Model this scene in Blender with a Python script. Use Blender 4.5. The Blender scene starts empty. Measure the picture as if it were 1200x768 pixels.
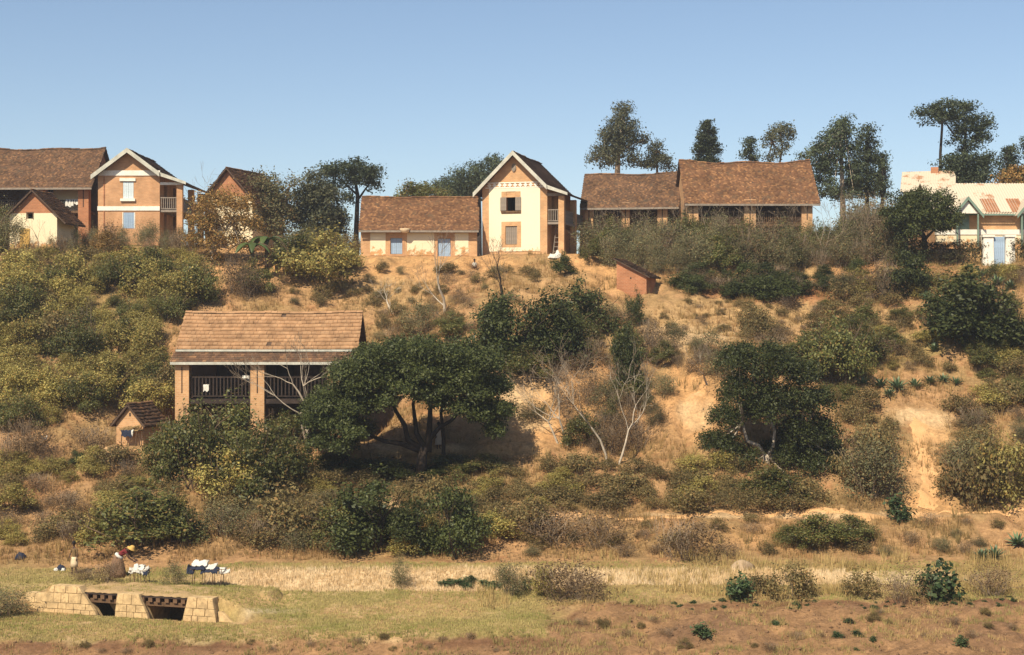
import bpy, math
import numpy as np
from mathutils import Vector, Matrix

# ------------------------------------------------------------------ camera, sky, sun, exposure
scene = bpy.context.scene
C = scene.collection
CAMZ = 10.2
F = 1800.0
cam_d = bpy.data.cameras.new('camera'); cam_d.sensor_width = 36.0; cam_d.lens = 54.0
cam_d.clip_start = 0.5; cam_d.clip_end = 6000
cam = bpy.data.objects.new('camera', cam_d); C.objects.link(cam)
cam.location = (0, 0, CAMZ); cam.rotation_euler = (math.radians(90), 0, 0)
scene.camera = cam

SUN_EL, SUN_AZ = math.radians(48), math.radians(27)
S = Vector((-math.sin(SUN_AZ)*math.cos(SUN_EL), -math.cos(SUN_AZ)*math.cos(SUN_EL), math.sin(SUN_EL)))
world = bpy.data.worlds.new('World'); scene.world = world; world.use_nodes = True
wn = world.node_tree; wn.nodes.clear()
sky = wn.nodes.new('ShaderNodeTexSky'); sky.sky_type = 'NISHITA'; sky.sun_disc = False
sky.sun_elevation = SUN_EL; sky.sun_rotation = math.atan2(S.x, S.y)
sky.altitude = 1300; sky.air_density = 1.0; sky.dust_density = 1.8; sky.ozone_density = 0.35
bg = wn.nodes.new('ShaderNodeBackground'); bg.inputs['Strength'].default_value = 0.088
wo = wn.nodes.new('ShaderNodeOutputWorld')
wn.links.new(sky.outputs[0], bg.inputs[0]); wn.links.new(bg.outputs[0], wo.inputs[0])
sun_d = bpy.data.lights.new('sun', 'SUN'); sun_d.energy = 5.0; sun_d.angle = math.radians(0.5); sun_d.color = (1.0, 0.88, 0.69)
sun = bpy.data.objects.new('sun', sun_d); C.objects.link(sun); sun.location = S*200
sun.rotation_euler = (-S).to_track_quat('-Z', 'Y').to_euler()
vs = scene.view_settings
vs.view_transform = 'Standard'; vs.look = 'None'; vs.exposure = 0.55; vs.gamma = 1.0; vs.use_curve_mapping = False

rng = np.random.default_rng(7)
R = math.radians

# ------------------------------------------------------------------ helpers: pixels, noise
def P(px, py, Y):
    return Vector(((px-600)/F*Y, Y, CAMZ-(py-384)/F*Y))
def sm(t):
    t = np.clip(t, 0, 1); return t*t*(3-2*t)
_perm = np.random.default_rng(3).random((256, 256))
def vnoise(x, y):
    xi = np.floor(x).astype(int); yi = np.floor(y).astype(int)
    fx = x-xi; fy = y-yi
    fx = fx*fx*(3-2*fx); fy = fy*fy*(3-2*fy)
    a = _perm[xi % 256, yi % 256]; b = _perm[(xi+1) % 256, yi % 256]
    c = _perm[xi % 256, (yi+1) % 256]; d = _perm[(xi+1) % 256, (yi+1) % 256]
    return (a*(1-fx)+b*fx)*(1-fy)+(c*(1-fx)+d*fx)*fy
def fbm(x, y, o=4, s=1.0):
    t = 0; amp = 0.5; n = 0
    for k in range(o):
        t = t+amp*vnoise(x*s+17.3*k, y*s+9.1*k); n += amp; s *= 2.03; amp *= 0.5
    return t/n

# ------------------------------------------------------------------ materials
MATS = {}
def nodes_of(name):
    m = bpy.data.materials.new(name); m.use_nodes = True
    nt = m.node_tree; nt.nodes.clear()
    out = nt.nodes.new('ShaderNodeOutputMaterial')
    MATS[name] = m
    return m, nt, out
def N(nt, t, **kw):
    n = nt.nodes.new(t)
    for k, v in kw.items():
        if k in n.inputs: n.inputs[k].default_value = v
        else: setattr(n, k, v)
    return n
def L(nt, a, b): nt.links.new(a, b)
def rgb(c): return (c[0], c[1], c[2], 1)
def mixc(nt, fac, a, b, mode='MIX'):
    n = nt.nodes.new('ShaderNodeMix'); n.data_type = 'RGBA'; n.blend_type = mode
    for sock, v in ((n.inputs[0], fac), (n.inputs[6], a), (n.inputs[7], b)):
        if hasattr(v, 'is_output'): nt.links.new(v, sock)
        elif isinstance(v, (int, float)): sock.default_value = v
        else: sock.default_value = rgb(v)
    return n.outputs[2]
def ramp(nt, src, stops):
    r = nt.nodes.new('ShaderNodeValToRGB')
    e = r.color_ramp.elements
    e[0].position, e[1].position = stops[0][0], stops[-1][0]
    e[0].color, e[1].color = rgb(stops[0][1]), rgb(stops[-1][1])
    for p, c in stops[1:-1]:
        x = e.new(p); x.color = rgb(c)
    nt.links.new(src, r.inputs[0]); return r.outputs[0]
def noise(nt, scale, detail=4, coord='Object', rough=0.6):
    tc = N(nt, 'ShaderNodeTexCoord'); n = N(nt, 'ShaderNodeTexNoise', Scale=scale, Detail=detail, Roughness=rough)
    L(nt, tc.outputs[coord], n.inputs['Vector']); return n.outputs[0]
def bump(nt, h, strength=0.4, dist=0.02):
    b = N(nt, 'ShaderNodeBump', Strength=strength, Distance=dist); L(nt, h, b.inputs['Height']); return b.outputs[0]

def leafmat(name, c1, c2, rough=0.55, trans=0.25, spec=0.25, dry=None):
    m, nt, out = nodes_of(name)
    g = N(nt, 'ShaderNodeNewGeometry'); oi = N(nt, 'ShaderNodeObjectInfo')
    col = mixc(nt, g.outputs['Random Per Island'], c1, c2)
    if dry:
        mr = N(nt, 'ShaderNodeMapRange'); mr.inputs[1].default_value = 0.86; mr.inputs[2].default_value = 0.9
        wn_ = N(nt, 'ShaderNodeTexWhiteNoise', noise_dimensions='1D'); L(nt, g.outputs['Random Per Island'], wn_.inputs['W'])
        L(nt, wn_.outputs[0], mr.inputs[0]); col = mixc(nt, mr.outputs[0], col, dry)
    hs = N(nt, 'ShaderNodeHueSaturation')
    mr2 = N(nt, 'ShaderNodeMapRange'); mr2.inputs[3].default_value = 0.75; mr2.inputs[4].default_value = 1.25
    L(nt, oi.outputs['Random'], mr2.inputs[0]); L(nt, mr2.outputs[0], hs.inputs['Value']); L(nt, col, hs.inputs['Color'])
    b = N(nt, 'ShaderNodeBsdfPrincipled', Roughness=rough); b.inputs['Specular IOR Level'].default_value = spec
    t = N(nt, 'ShaderNodeBsdfTranslucent'); mx = N(nt, 'ShaderNodeMixShader'); mx.inputs[0].default_value = trans
    L(nt, hs.outputs[0], b.inputs['Base Color']); L(nt, hs.outputs[0], t.inputs['Color'])
    L(nt, b.outputs[0], mx.inputs[1]); L(nt, t.outputs[0], mx.inputs[2]); L(nt, mx.outputs[0], out.inputs[0])
    return m
def plain(name, c, rough=0.8, var=0.35, scale=3.0, c2=None, bmp=0.3, spec=0.2):
    m, nt, out = nodes_of(name)
    n = noise(nt, scale); n2 = noise(nt, scale*9, 3)
    c2 = c2 or tuple(v*(1-var) for v in c)
    f = N(nt, 'ShaderNodeMath', operation='MULTIPLY_ADD'); L(nt, n, f.inputs[0]); f.inputs[1].default_value = 2.6; f.inputs[2].default_value = -0.8
    f.use_clamp = True
    col = mixc(nt, f.outputs[0], c, c2)
    g = N(nt, 'ShaderNodeMath', operation='MULTIPLY_ADD'); L(nt, n2, g.inputs[0]); g.inputs[1].default_value = 0.7; g.inputs[2].default_value = 0.65
    hs = N(nt, 'ShaderNodeHueSaturation'); L(nt, g.outputs[0], hs.inputs['Value']); L(nt, col, hs.inputs['Color'])
    b = N(nt, 'ShaderNodeBsdfPrincipled', Roughness=rough); b.inputs['Specular IOR Level'].default_value = spec
    L(nt, hs.outputs[0], b.inputs['Base Color'])
    if bmp: L(nt, bump(nt, n2, bmp, 0.02), b.inputs['Normal'])
    L(nt, b.outputs[0], out.inputs[0]); return m
def island(name, stops, rough=0.85, grime=None, scale=1.2):
    m, nt, out = nodes_of(name)
    g = N(nt, 'ShaderNodeNewGeometry')
    col = ramp(nt, g.outputs['Random Per Island'], stops)
    n = noise(nt, scale, 5)
    mr = N(nt, 'ShaderNodeMapRange'); mr.inputs[1].default_value = 0.35; mr.inputs[2].default_value = 0.65; mr.inputs[3].default_value = 0.72; mr.inputs[4].default_value = 1.2
    L(nt, n, mr.inputs[0]); hs = N(nt, 'ShaderNodeHueSaturation'); L(nt, mr.outputs[0], hs.inputs['Value']); L(nt, col, hs.inputs['Color'])
    o = hs.outputs[0]
    if grime:
        n3 = noise(nt, scale*2.3, 6, rough=0.75)
        mr3 = N(nt, 'ShaderNodeMapRange'); mr3.inputs[1].default_value = 0.53; mr3.inputs[2].default_value = 0.66; L(nt, n3, mr3.inputs[0])
        o = mixc(nt, mr3.outputs[0], o, grime)
    b = N(nt, 'ShaderNodeBsdfPrincipled', Roughness=rough); b.inputs['Specular IOR Level'].default_value = 0.15
    L(nt, o, b.inputs['Base Color']); L(nt, b.outputs[0], out.inputs[0]); return m
def brickmat(name, c1, c2, mort, plaster=None, pl_z=0.0, pl_cover=0.5):
    m, nt, out = nodes_of(name)
    tc = N(nt, 'ShaderNodeTexCoord'); sx = N(nt, 'ShaderNodeSeparateXYZ'); L(nt, tc.outputs['Object'], sx.inputs[0])
    ad = N(nt, 'ShaderNodeMath', operation='ADD'); L(nt, sx.outputs[0], ad.inputs[0]); L(nt, sx.outputs[1], ad.inputs[1])
    cb = N(nt, 'ShaderNodeCombineXYZ'); L(nt, ad.outputs[0], cb.inputs[0]); L(nt, sx.outputs[2], cb.inputs[1])
    br = N(nt, 'ShaderNodeTexBrick'); L(nt, cb.outputs[0], br.inputs['Vector'])
    br.inputs['Color1'].default_value = rgb(c1); br.inputs['Color2'].default_value = rgb(c2); br.inputs['Mortar'].default_value = rgb(mort)
    br.inputs['Scale'].default_value = 1.0; br.inputs['Brick Width'].default_value = 0.24; br.inputs['Row Height'].default_value = 0.095
    br.inputs['Mortar Size'].default_value = 0.012; br.inputs['Bias'].default_value = 0.1
    col = br.outputs[0]
    n = noise(nt, 0.9, 5); n2 = noise(nt, 14, 4)
    mr = N(nt, 'ShaderNodeMapRange'); mr.inputs[1].default_value = 0.3; mr.inputs[2].default_value = 0.7; mr.inputs[3].default_value = 0.72; mr.inputs[4].default_value = 1.18
    L(nt, n, mr.inputs[0]); hs = N(nt, 'ShaderNodeHueSaturation'); L(nt, mr.outputs[0], hs.inputs['Value']); L(nt, col, hs.inputs['Color'])
    col = hs.outputs[0]
    if plaster:
        n3 = noise(nt, 2.6, 7, rough=0.7)
        # the coat has come off low down, where the wall stays damp
        k = N(nt, 'ShaderNodeMapRange'); k.inputs[1].default_value = pl_z; k.inputs[2].default_value = pl_z+1.5; k.inputs[3].default_value = 0.16; k.inputs[4].default_value = -0.22
        L(nt, sx.outputs[2], k.inputs[0])
        a2 = N(nt, 'ShaderNodeMath', operation='ADD'); L(nt, n3, a2.inputs[0]); L(nt, k.outputs[0], a2.inputs[1])
        mr3 = N(nt, 'ShaderNodeMapRange'); mr3.inputs[1].default_value = pl_cover; mr3.inputs[2].default_value = pl_cover+0.07; L(nt, a2.outputs[0], mr3.inputs[0])
        pv = mixc(nt, n2, plaster, tuple(v*0.86 for v in plaster))
        col = mixc(nt, mr3.outputs[0], pv, col)
    b = N(nt, 'ShaderNodeBsdfPrincipled', Roughness=0.9); b.inputs['Specular IOR Level'].default_value = 0.12
    L(nt, col, b.inputs['Base Color']); L(nt, bump(nt, n2, 0.35, 0.02), b.inputs['Normal'])
    L(nt, b.outputs[0], out.inputs[0]); return m
def attrmat(name, rough=0.95, fine=True):
    m, nt, out = nodes_of(name)
    a = N(nt, 'ShaderNodeAttribute', attribute_name='Col')
    col = a.outputs['Color']
    b = N(nt, 'ShaderNodeBsdfPrincipled', Roughness=rough); b.inputs['Specular IOR Level'].default_value = 0.08
    if fine:
        n1 = noise(nt, 1.3, 8, rough=0.72); n2 = noise(nt, 7.0, 7, rough=0.75)
        m1 = N(nt, 'ShaderNodeMapRange'); m1.inputs[1].default_value = 0.3; m1.inputs[2].default_value = 0.7; m1.inputs[3].default_value = 0.7; m1.inputs[4].default_value = 1.25
        m2 = N(nt, 'ShaderNodeMapRange'); m2.inputs[1].default_value = 0.3; m2.inputs[2].default_value = 0.7; m2.inputs[3].default_value = 0.62; m2.inputs[4].default_value = 1.3
        L(nt, n1, m1.inputs[0]); L(nt, n2, m2.inputs[0])
        mu = N(nt, 'ShaderNodeMath', operation='MULTIPLY'); L(nt, m1.outputs[0], mu.inputs[0]); L(nt, m2.outputs[0], mu.inputs[1])
        hs = N(nt, 'ShaderNodeHueSaturation'); L(nt, mu.outputs[0], hs.inputs['Value']); L(nt, col, hs.inputs['Color']); col = hs.outputs[0]
        L(nt, bump(nt, n2, 0.8, 0.12), b.inputs['Normal'])
    L(nt, col, b.inputs['Base Color']); L(nt, b.outputs[0], out.inputs[0]); return m

M_ground = attrmat('ground_earth')
M_grass = attrmat('grass_blades', fine=False)
M_lush = leafmat('leaf_lush', (0.05, 0.065, 0.018), (0.18, 0.175, 0.05), 0.5, 0.33, 0.35, dry=(0.2, 0.13, 0.04))
M_dark = leafmat('leaf_dark', (0.024, 0.036, 0.011), (0.085, 0.095, 0.027), 0.5, 0.2, 0.22)
M_yell = leafmat('leaf_yellow_green', (0.15, 0.145, 0.04), (0.47, 0.385, 0.12), 0.6, 0.35, dry=(0.30, 0.19, 0.05))
M_oliv = leafmat('leaf_olive', (0.085, 0.076, 0.028), (0.26, 0.195, 0.08), 0.7, 0.32, dry=(0.27, 0.16, 0.06))
M_grey = leafmat('leaf_grey_green', (0.085, 0.088, 0.042), (0.23, 0.21, 0.10), 0.7, 0.32, dry=(0.25, 0.16, 0.07))
M_dry = leafmat('leaf_dry', (0.075, 0.045, 0.022), (0.20, 0.13, 0.065), 0.85, 0.2)
M_autumn = leafmat('leaf_autumn', (0.15, 0.095, 0.03), (0.38, 0.22, 0.07), 0.7, 0.3, dry=(0.10, 0.10, 0.035))
M_pine = leafmat('leaf_pine', (0.026, 0.038, 0.020), (0.07, 0.085, 0.038), 0.6, 0.15)
M_euca = leafmat('leaf_eucalyptus', (0.042, 0.052, 0.028), (0.12, 0.115, 0.058), 0.6, 0.2)
M_banana = leafmat('leaf_banana', (0.05, 0.085, 0.022), (0.11, 0.15, 0.045), 0.45, 0.3, 0.4)
M_agave = leafmat('leaf_agave', (0.05, 0.09, 0.045), (0.15, 0.20, 0.10), 0.5, 0.1, 0.35)
M_herb = leafmat('leaf_herb', (0.032, 0.06, 0.022), (0.085, 0.115, 0.045), 0.5, 0.25)
M_bark = plain('bark_brown', (0.14, 0.095, 0.06), 0.95, 0.5, 4)
M_barkd = plain('bark_dark', (0.045, 0.032, 0.024), 0.95, 0.5, 4)
M_pale = plain('bark_pale', (0.50, 0.42, 0.32), 0.9, 0.45, 3)
M_twig = plain('twig_grey', (0.28, 0.215, 0.15), 0.95, 0.4, 5)
M_brick = brickmat('brick_orange', (0.55, 0.30, 0.155), (0.47, 0.245, 0.12), (0.47, 0.30, 0.17))
M_brickr = brickmat('brick_red', (0.42, 0.175, 0.085), (0.33, 0.135, 0.065), (0.37, 0.21, 0.12))
M_bricky = brickmat('brick_ochre', (0.55, 0.32, 0.155), (0.47, 0.255, 0.12), (0.52, 0.35, 0.20))
M_plast = brickmat('plaster_worn', (0.56, 0.30, 0.12), (0.48, 0.24, 0.10), (0.5, 0.33, 0.17), (0.76, 0.65, 0.44), 0.0, 0.52)
M_plastw = brickmat('plaster_cream', (0.62, 0.36, 0.16), (0.55, 0.3, 0.13), (0.5, 0.33, 0.17), (0.78, 0.69, 0.50), -0.2, 0.53)
M_mudshade = plain('mud_plaster_gallery_shade', (0.10, 0.06, 0.04), 0.95, 0.4, 1.5)  # gallery back walls: deep shade put into the wall colour
M_white = plain('white_paint', (0.82, 0.77, 0.66), 0.7, 0.2, 1.6)
M_trim = plain('pale_trim', (0.52, 0.51, 0.43), 0.7, 0.3, 2.5)
M_green = plain('green_trim', (0.20, 0.28, 0.22), 0.6, 0.3, 2.5)
M_wood = plain('dark_wood', (0.055, 0.038, 0.030), 0.85, 0.5, 4)
M_woodm = plain('brown_wood', (0.17, 0.10, 0.055), 0.85, 0.5, 4)
M_woodg = plain('grey_wood', (0.30, 0.25, 0.20), 0.85, 0.4, 4)
M_blue = plain('faded_blue_paint', (0.34, 0.45, 0.58), 0.7, 0.25, 5)
M_pblue = plain('pale_blue_paint', (0.62, 0.70, 0.72), 0.7, 0.2, 5)
M_tile = island('flat_tile_brown', [(0, (0.115, 0.058, 0.032)), (0.45, (0.165, 0.082, 0.042)), (0.8, (0.21, 0.108, 0.053)), (1, (0.31, 0.165, 0.075))], grime=(0.115, 0.075, 0.045), scale=0.9)
M_tiled = island('flat_tile_dark', [(0, (0.085, 0.05, 0.032)), (0.5, (0.13, 0.072, 0.042)), (0.85, (0.17, 0.095, 0.052)), (1, (0.25, 0.135, 0.065))], grime=(0.085, 0.062, 0.042), scale=0.9)
M_tilep = island('pan_tile_pale', [(0, (0.27, 0.155, 0.08)), (0.5, (0.31, 0.18, 0.094)), (0.95, (0.35, 0.21, 0.112)), (1, (0.22, 0.13, 0.07))])
M_deck = plain('roof_board', (0.10, 0.065, 0.045), 0.9, 0.4, 3)
M_stone = island('cut_stone', [(0, (0.36, 0.24, 0.12)), (0.5, (0.46, 0.32, 0.16)), (1, (0.54, 0.41, 0.23))], grime=(0.27, 0.19, 0.10), scale=3.5)
M_tin = None
M_thatch = plain('thatch', (0.30, 0.20, 0.09), 0.95, 0.45, 6)
M_skin = plain('skin', (0.075, 0.038, 0.024), 0.55, 0.15, 4, bmp=0, spec=0.35)
M_hair = plain('hair', (0.012, 0.010, 0.009), 0.7, 0.2, 20)
def cloth(name, c): return plain(name, c, 0.9, 0.2, 8, bmp=0.2)
M_cred = cloth('cloth_dark_red', (0.16, 0.022, 0.025)); M_cwhite = cloth('cloth_white', (0.62, 0.59, 0.52)); M_cnavy = cloth('cloth_navy', (0.022, 0.028, 0.05))
M_cbrown = cloth('cloth_brown', (0.21, 0.125, 0.075)); M_colive = cloth('cloth_olive', (0.17, 0.11, 0.05)); M_ccream = cloth('cloth_cream', (0.66, 0.52, 0.34)); M_cgrey = cloth('cloth_grey', (0.5, 0.48, 0.42))
M_straw = cloth('straw', (0.55, 0.34, 0.10))
M_clod = plain('clod_earth', (0.22, 0.13, 0.07), 0.95, 0.4, 1.2)
M_rock = plain('rock_pale', (0.40, 0.29, 0.18), 0.95, 0.4, 3)
M_feather = plain('feather_white', (0.75, 0.73, 0.68), 0.8, 0.15, 8)
M_redcomb = plain('comb_red', (0.4, 0.03, 0.02), 0.6, 0.2, 8)
# painted tin with rust
m, nt, out = nodes_of('painted_tin'); M_tin = m
n = noise(nt, 0.55, 7, rough=0.72)
mr = N(nt, 'ShaderNodeMapRange'); mr.inputs[1].default_value = 0.56; mr.inputs[2].default_value = 0.63; L(nt, n, mr.inputs[0])
b = N(nt, 'ShaderNodeBsdfPrincipled', Roughness=0.5)
L(nt, mixc(nt, mr.outputs[0], (0.50, 0.43, 0.32), (0.33, 0.17, 0.085)), b.inputs['Base Color']); L(nt, b.outputs[0], out.inputs[0])
M_rust = plain('rusty_tin', (0.33, 0.15, 0.075), 0.8, 0.35, 2)

# ------------------------------------------------------------------ helpers: objects
def tag(o, label=None, cat=None, group=None, kind=None):
    if label: o['label'] = label
    if cat: o['category'] = cat
    if group: o['group'] = group
    if kind: o['kind'] = kind
    return o
def link(name, me, parent=None):
    o = bpy.data.objects.new(name, me); C.objects.link(o)
    if parent is not None: o.parent = parent
    return o
def thing(name, label, cat, loc=(0, 0, 0), rz=0.0, group=None):
    o = link(name, None); o.empty_display_size = 0.2
    o.location = loc; o.rotation_euler = (0, 0, rz)
    return tag(o, label, cat, group)
def npmesh(name, V, Fq, mat, smooth=False):
    """V (n,3), Fq (m,k) all faces with k corners"""
    me = bpy.data.meshes.new(name)
    V = np.asarray(V, dtype=np.float32); Fq = np.asarray(Fq, dtype=np.int32)
    k = Fq.shape[1]
    me.vertices.add(len(V)); me.vertices.foreach_set('co', V.ravel())
    me.loops.add(Fq.size); me.loops.foreach_set('vertex_index', Fq.ravel())
    me.polygons.add(len(Fq)); me.polygons.foreach_set('loop_start', np.arange(0, Fq.size, k, dtype=np.int32))
    me.polygons.foreach_set('loop_total', np.full(len(Fq), k, dtype=np.int32))
    if smooth: me.polygons.foreach_set('use_smooth', np.ones(len(Fq), dtype=bool))
    me.update(calc_edges=True); me.validate(clean_customdata=False)
    me.materials.append(mat); return me
class MB:
    def __init__(s): s.v = []; s.f = []
    def add(s, vs_, fs):
        o = len(s.v); s.v += [tuple(p) for p in vs_]; s.f += [tuple(i+o for i in f) for f in fs]; return s
    def box(s, x0, x1, y0, y1, z0, z1, M=None):
        p = [(x0, y0, z0), (x1, y0, z0), (x1, y1, z0), (x0, y1, z0), (x0, y0, z1), (x1, y0, z1), (x1, y1, z1), (x0, y1, z1)]
        if M is not None: p = [M @ Vector(q) for q in p]
        return s.add(p, [(0, 3, 2, 1), (4, 5, 6, 7), (0, 1, 5, 4), (1, 2, 6, 5), (2, 3, 7, 6), (3, 0, 4, 7)])
    def prism(s, poly, y0, y1):
        """poly: (x,z) counter-clockwise seen from -y"""
        n = len(poly); p = [(x, y0, z) for x, z in poly]+[(x, y1, z) for x, z in poly]
        return s.add(p, [tuple(range(n)), tuple(range(2*n-1, n-1, -1))]+[(i, i+n, (i+1) % n+n, (i+1) % n) for i in range(n)])
    def prismx(s, poly, x0, x1):
        """poly: (y,z) extruded along x"""
        n = len(poly); p = [(x0, y, z) for y, z in poly]+[(x1, y, z) for y, z in poly]
        return s.add(p, [tuple(range(n)), tuple(range(2*n-1, n-1, -1))]+[(i, i+n, (i+1) % n+n, (i+1) % n) for i in range(n)])
    def tube(s, pts, rad, n=6, cap=True):
        pts = [Vector(p) for p in pts]
        if not hasattr(rad, '__len__'): rad = [rad]*len(pts)
        ring = []; o = len(s.v); up = None
        for i, p in enumerate(pts):
            t = (pts[min(i+1, len(pts)-1)]-pts[max(i-1, 0)]); t = t.normalized() if t.length > 1e-6 else Vector((0, 0, 1))
            if up is None: up = Vector((1, 0, 0)) if abs(t.x) < 0.8 else Vector((0, 1, 0))
            a = (up-t*up.dot(t)).normalized(); bb = t.cross(a); up = a
            for k in range(n):
                an = 2*math.pi*k/n; s.v.append(tuple(p+(a*math.cos(an)+bb*math.sin(an))*rad[i]))
        for i in range(len(pts)-1):
            for k in range(n):
                s.f.append((o+i*n+k, o+i*n+(k+1) % n, o+(i+1)*n+(k+1) % n, o+(i+1)*n+k))
        if cap:
            s.f.append(tuple(o+k for k in range(n-1, -1, -1))); e = o+(len(pts)-1)*n; s.f.append(tuple(e+k for k in range(n)))
        return s
    def lathe(s, prof, n=12, c=(0, 0, 0), sx=1, sy=1, wob=None):
        o = len(s.v)
        for i, (r, z) in enumerate(prof):
            for k in range(n):
                a = 2*math.pi*k/n; q = r*(1+(wob(a, i) if wob else 0)); s.v.append((c[0]+q*math.cos(a)*sx, c[1]+q*math.sin(a)*sy, c[2]+z))
        for i in range(len(prof)-1):
            for k in range(n): s.f.append((o+i*n+k, o+i*n+(k+1) % n, o+(i+1)*n+(k+1) % n, o+(i+1)*n+k))
        s.f.append(tuple(o+k for k in range(n-1, -1, -1))); e = o+(len(prof)-1)*n; s.f.append(tuple(e+k for k in range(n)))
        return s
    def mesh(s, name, mat, smooth=False):
        me = bpy.data.meshes.new(name); me.from_pydata(s.v, [], s.f); me.update()
        if smooth: me.polygons.foreach_set('use_smooth', [True]*len(me.polygons))
        me.materials.append(mat); return me
    def build(s, name, mat, parent=None, smooth=False):
        return link(name, s.mesh(name, mat, smooth), parent)
def boxo(name, mat, parent, *a): return MB().box(*a).build(name, mat, parent)
def copytree(o, parent=None):
    c = o.copy(); C.objects.link(c); c.parent = parent
    for ch in o.children: copytree(ch, c)
    return c

# ------------------------------------------------------------------ terrain
COLS = [
 (-300, [(800, 51), (775, 54.2), (748, 55.3), (725, 59), (698, 61.6), (672, 65.3), (655, 67.5), (620, 71), (560, 76.5), (520, 80), (450, 87), (380, 94.5), (330, 100), (300, 104), (286, 107.5), (283, 112)]),
 (0,    [(800, 51), (775, 54.2), (750, 55.2), (725, 59), (698, 61.6), (672, 65.3), (655, 67.5), (620, 71), (560, 76.5), (520, 80), (450, 87), (380, 94.5), (330, 100), (300, 104), (288, 107.5), (285, 112)]),
 (150,  [(800, 51), (772, 54.2), (747, 55.3), (725, 59), (694, 61.6), (672, 65.3), (655, 67.5), (620, 71), (560, 76), (530, 79.2), (518, 81.5), (450, 88.5), (380, 95), (330, 100.5), (300, 105), (290, 108), (288, 112)]),
 (300,  [(800, 51), (772, 54.2), (745, 55.4), (722, 59), (694, 62.2), (670, 64.0), (660, 66), (648, 67.6), (610, 71), (560, 76), (535, 79), (520, 81.3), (470, 87.5), (400, 94.5), (360, 98.5), (330, 102), (305, 107), (297, 111), (294, 114)]),
 (450,  [(800, 51), (768, 54.2), (742, 55.5), (720, 59), (692, 62.4), (668, 64.1), (660, 66), (648, 67.6), (610, 71), (565, 76.3), (556, 78.3), (532, 78.9), (522, 81), (500, 84), (400, 95), (340, 103), (312, 107.5), (303, 110), (301, 114)]),
 (600,  [(800, 51), (766, 54.2), (740, 55.5), (716, 59.3), (692, 62.4), (668, 64.1), (660, 66), (648, 67.6), (610, 71), (560, 76.5), (546, 77.8), (525, 79.6), (505, 81.2), (440, 83.8), (420, 86.3), (350, 97), (315, 105.5), (301, 110), (298, 114)]),
 (720,  [(800, 50.5), (768, 53), (716, 58.7), (706, 59.2), (690, 61.7), (668, 64.6), (658, 66), (648, 67.5), (612, 70.3), (604, 71.4), (595, 72.6), (545, 77.5), (520, 80), (480, 82.6), (430, 86.5), (380, 93), (345, 99), (330, 103), (310, 108), (297, 112), (296, 115)]),
 (850,  [(800, 50.5), (768, 53), (714, 58.7), (705, 59.2), (690, 61.7), (668, 64.6), (658, 66), (648, 67.5), (612, 70.3), (604, 71.4), (595, 72.6), (540, 78), (505, 80.4), (455, 82.2), (420, 87), (380, 94), (352, 100), (338, 103.4), (322, 104.6), (304, 106.5), (296, 110), (292, 114)]),
 (1000, [(800, 50.5), (768, 53), (712, 58.7), (703, 59.2), (690, 61.7), (668, 64.6), (658, 66), (648, 67.5), (612, 70.3), (604, 71.4), (595, 72.6), (540, 78), (480, 83), (440, 87), (380, 94), (345, 99.5), (325, 103), (308, 106), (300, 108.5), (294, 113)]),
 (1100, [(800, 50.5), (768, 53), (712, 58.7), (703, 59.2), (690, 61.7), (668, 64.6), (658, 66), (648, 67.5), (612, 70.2), (603, 71.4), (595, 72.5), (540, 77.2), (490, 82), (440, 87), (380, 93), (340, 98), (318, 101), (306, 104), (299, 108), (294, 113)]),
 (1200, [(800, 50.5), (768, 53), (712, 58.7), (702, 59.2), (690, 61.7), (668, 64.6), (658, 66), (648, 67.5), (612, 70.2), (603, 71.4), (595, 72.5), (540, 77.2), (490, 82), (440, 87), (380, 92.5), (340, 97), (316, 100), (310, 101.6), (300, 107), (294, 113)]),
 (1500, [(800, 50.5), (768, 53), (712, 58.7), (702, 59.2), (690, 61.7), (668, 64.6), (658, 66), (648, 67.5), (612, 70.2), (603, 71.4), (595, 72.5), (540, 77.2), (490, 82), (440, 87), (380, 92.5), (340, 97), (316, 100), (310, 101.6), (300, 107), (294, 113)]),
]
TY = np.arange(-60, 400, 0.2)
kern = np.exp(-0.5*(np.arange(-6, 7)*0.2/0.32)**2); kern /= kern.sum()
TAB = []
for px, pts in COLS:
    ys = np.array([p[1] for p in pts], float); zs = CAMZ-(np.array([p[0] for p in pts])-384)/F*ys
    zl = zs[-1]
    ys = np.concatenate([[-60, -2, 1.5, 12, 26, 44], ys, [135, 200, 400]])
    zs = np.concatenate([[9, 8.6, 8.3, 3.5, -1.3, -1.5], zs, [max(zl, 15.9)+0.3, 16.5, 12]])
    t = np.interp(TY, ys, zs); t = np.convolve(np.pad(t, 6, mode='edge'), kern, mode='valid'); TAB.append(t)
TAB = np.array(TAB); CPX = np.array([c[0] for c in COLS], float)
# level pads: x0,x1,y0,y1,z,margin
PADS = []
def pad(x0, x1, y0, y1, z, m=1.5): PADS.append((x0, x1, y0, y1, z, m))

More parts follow.
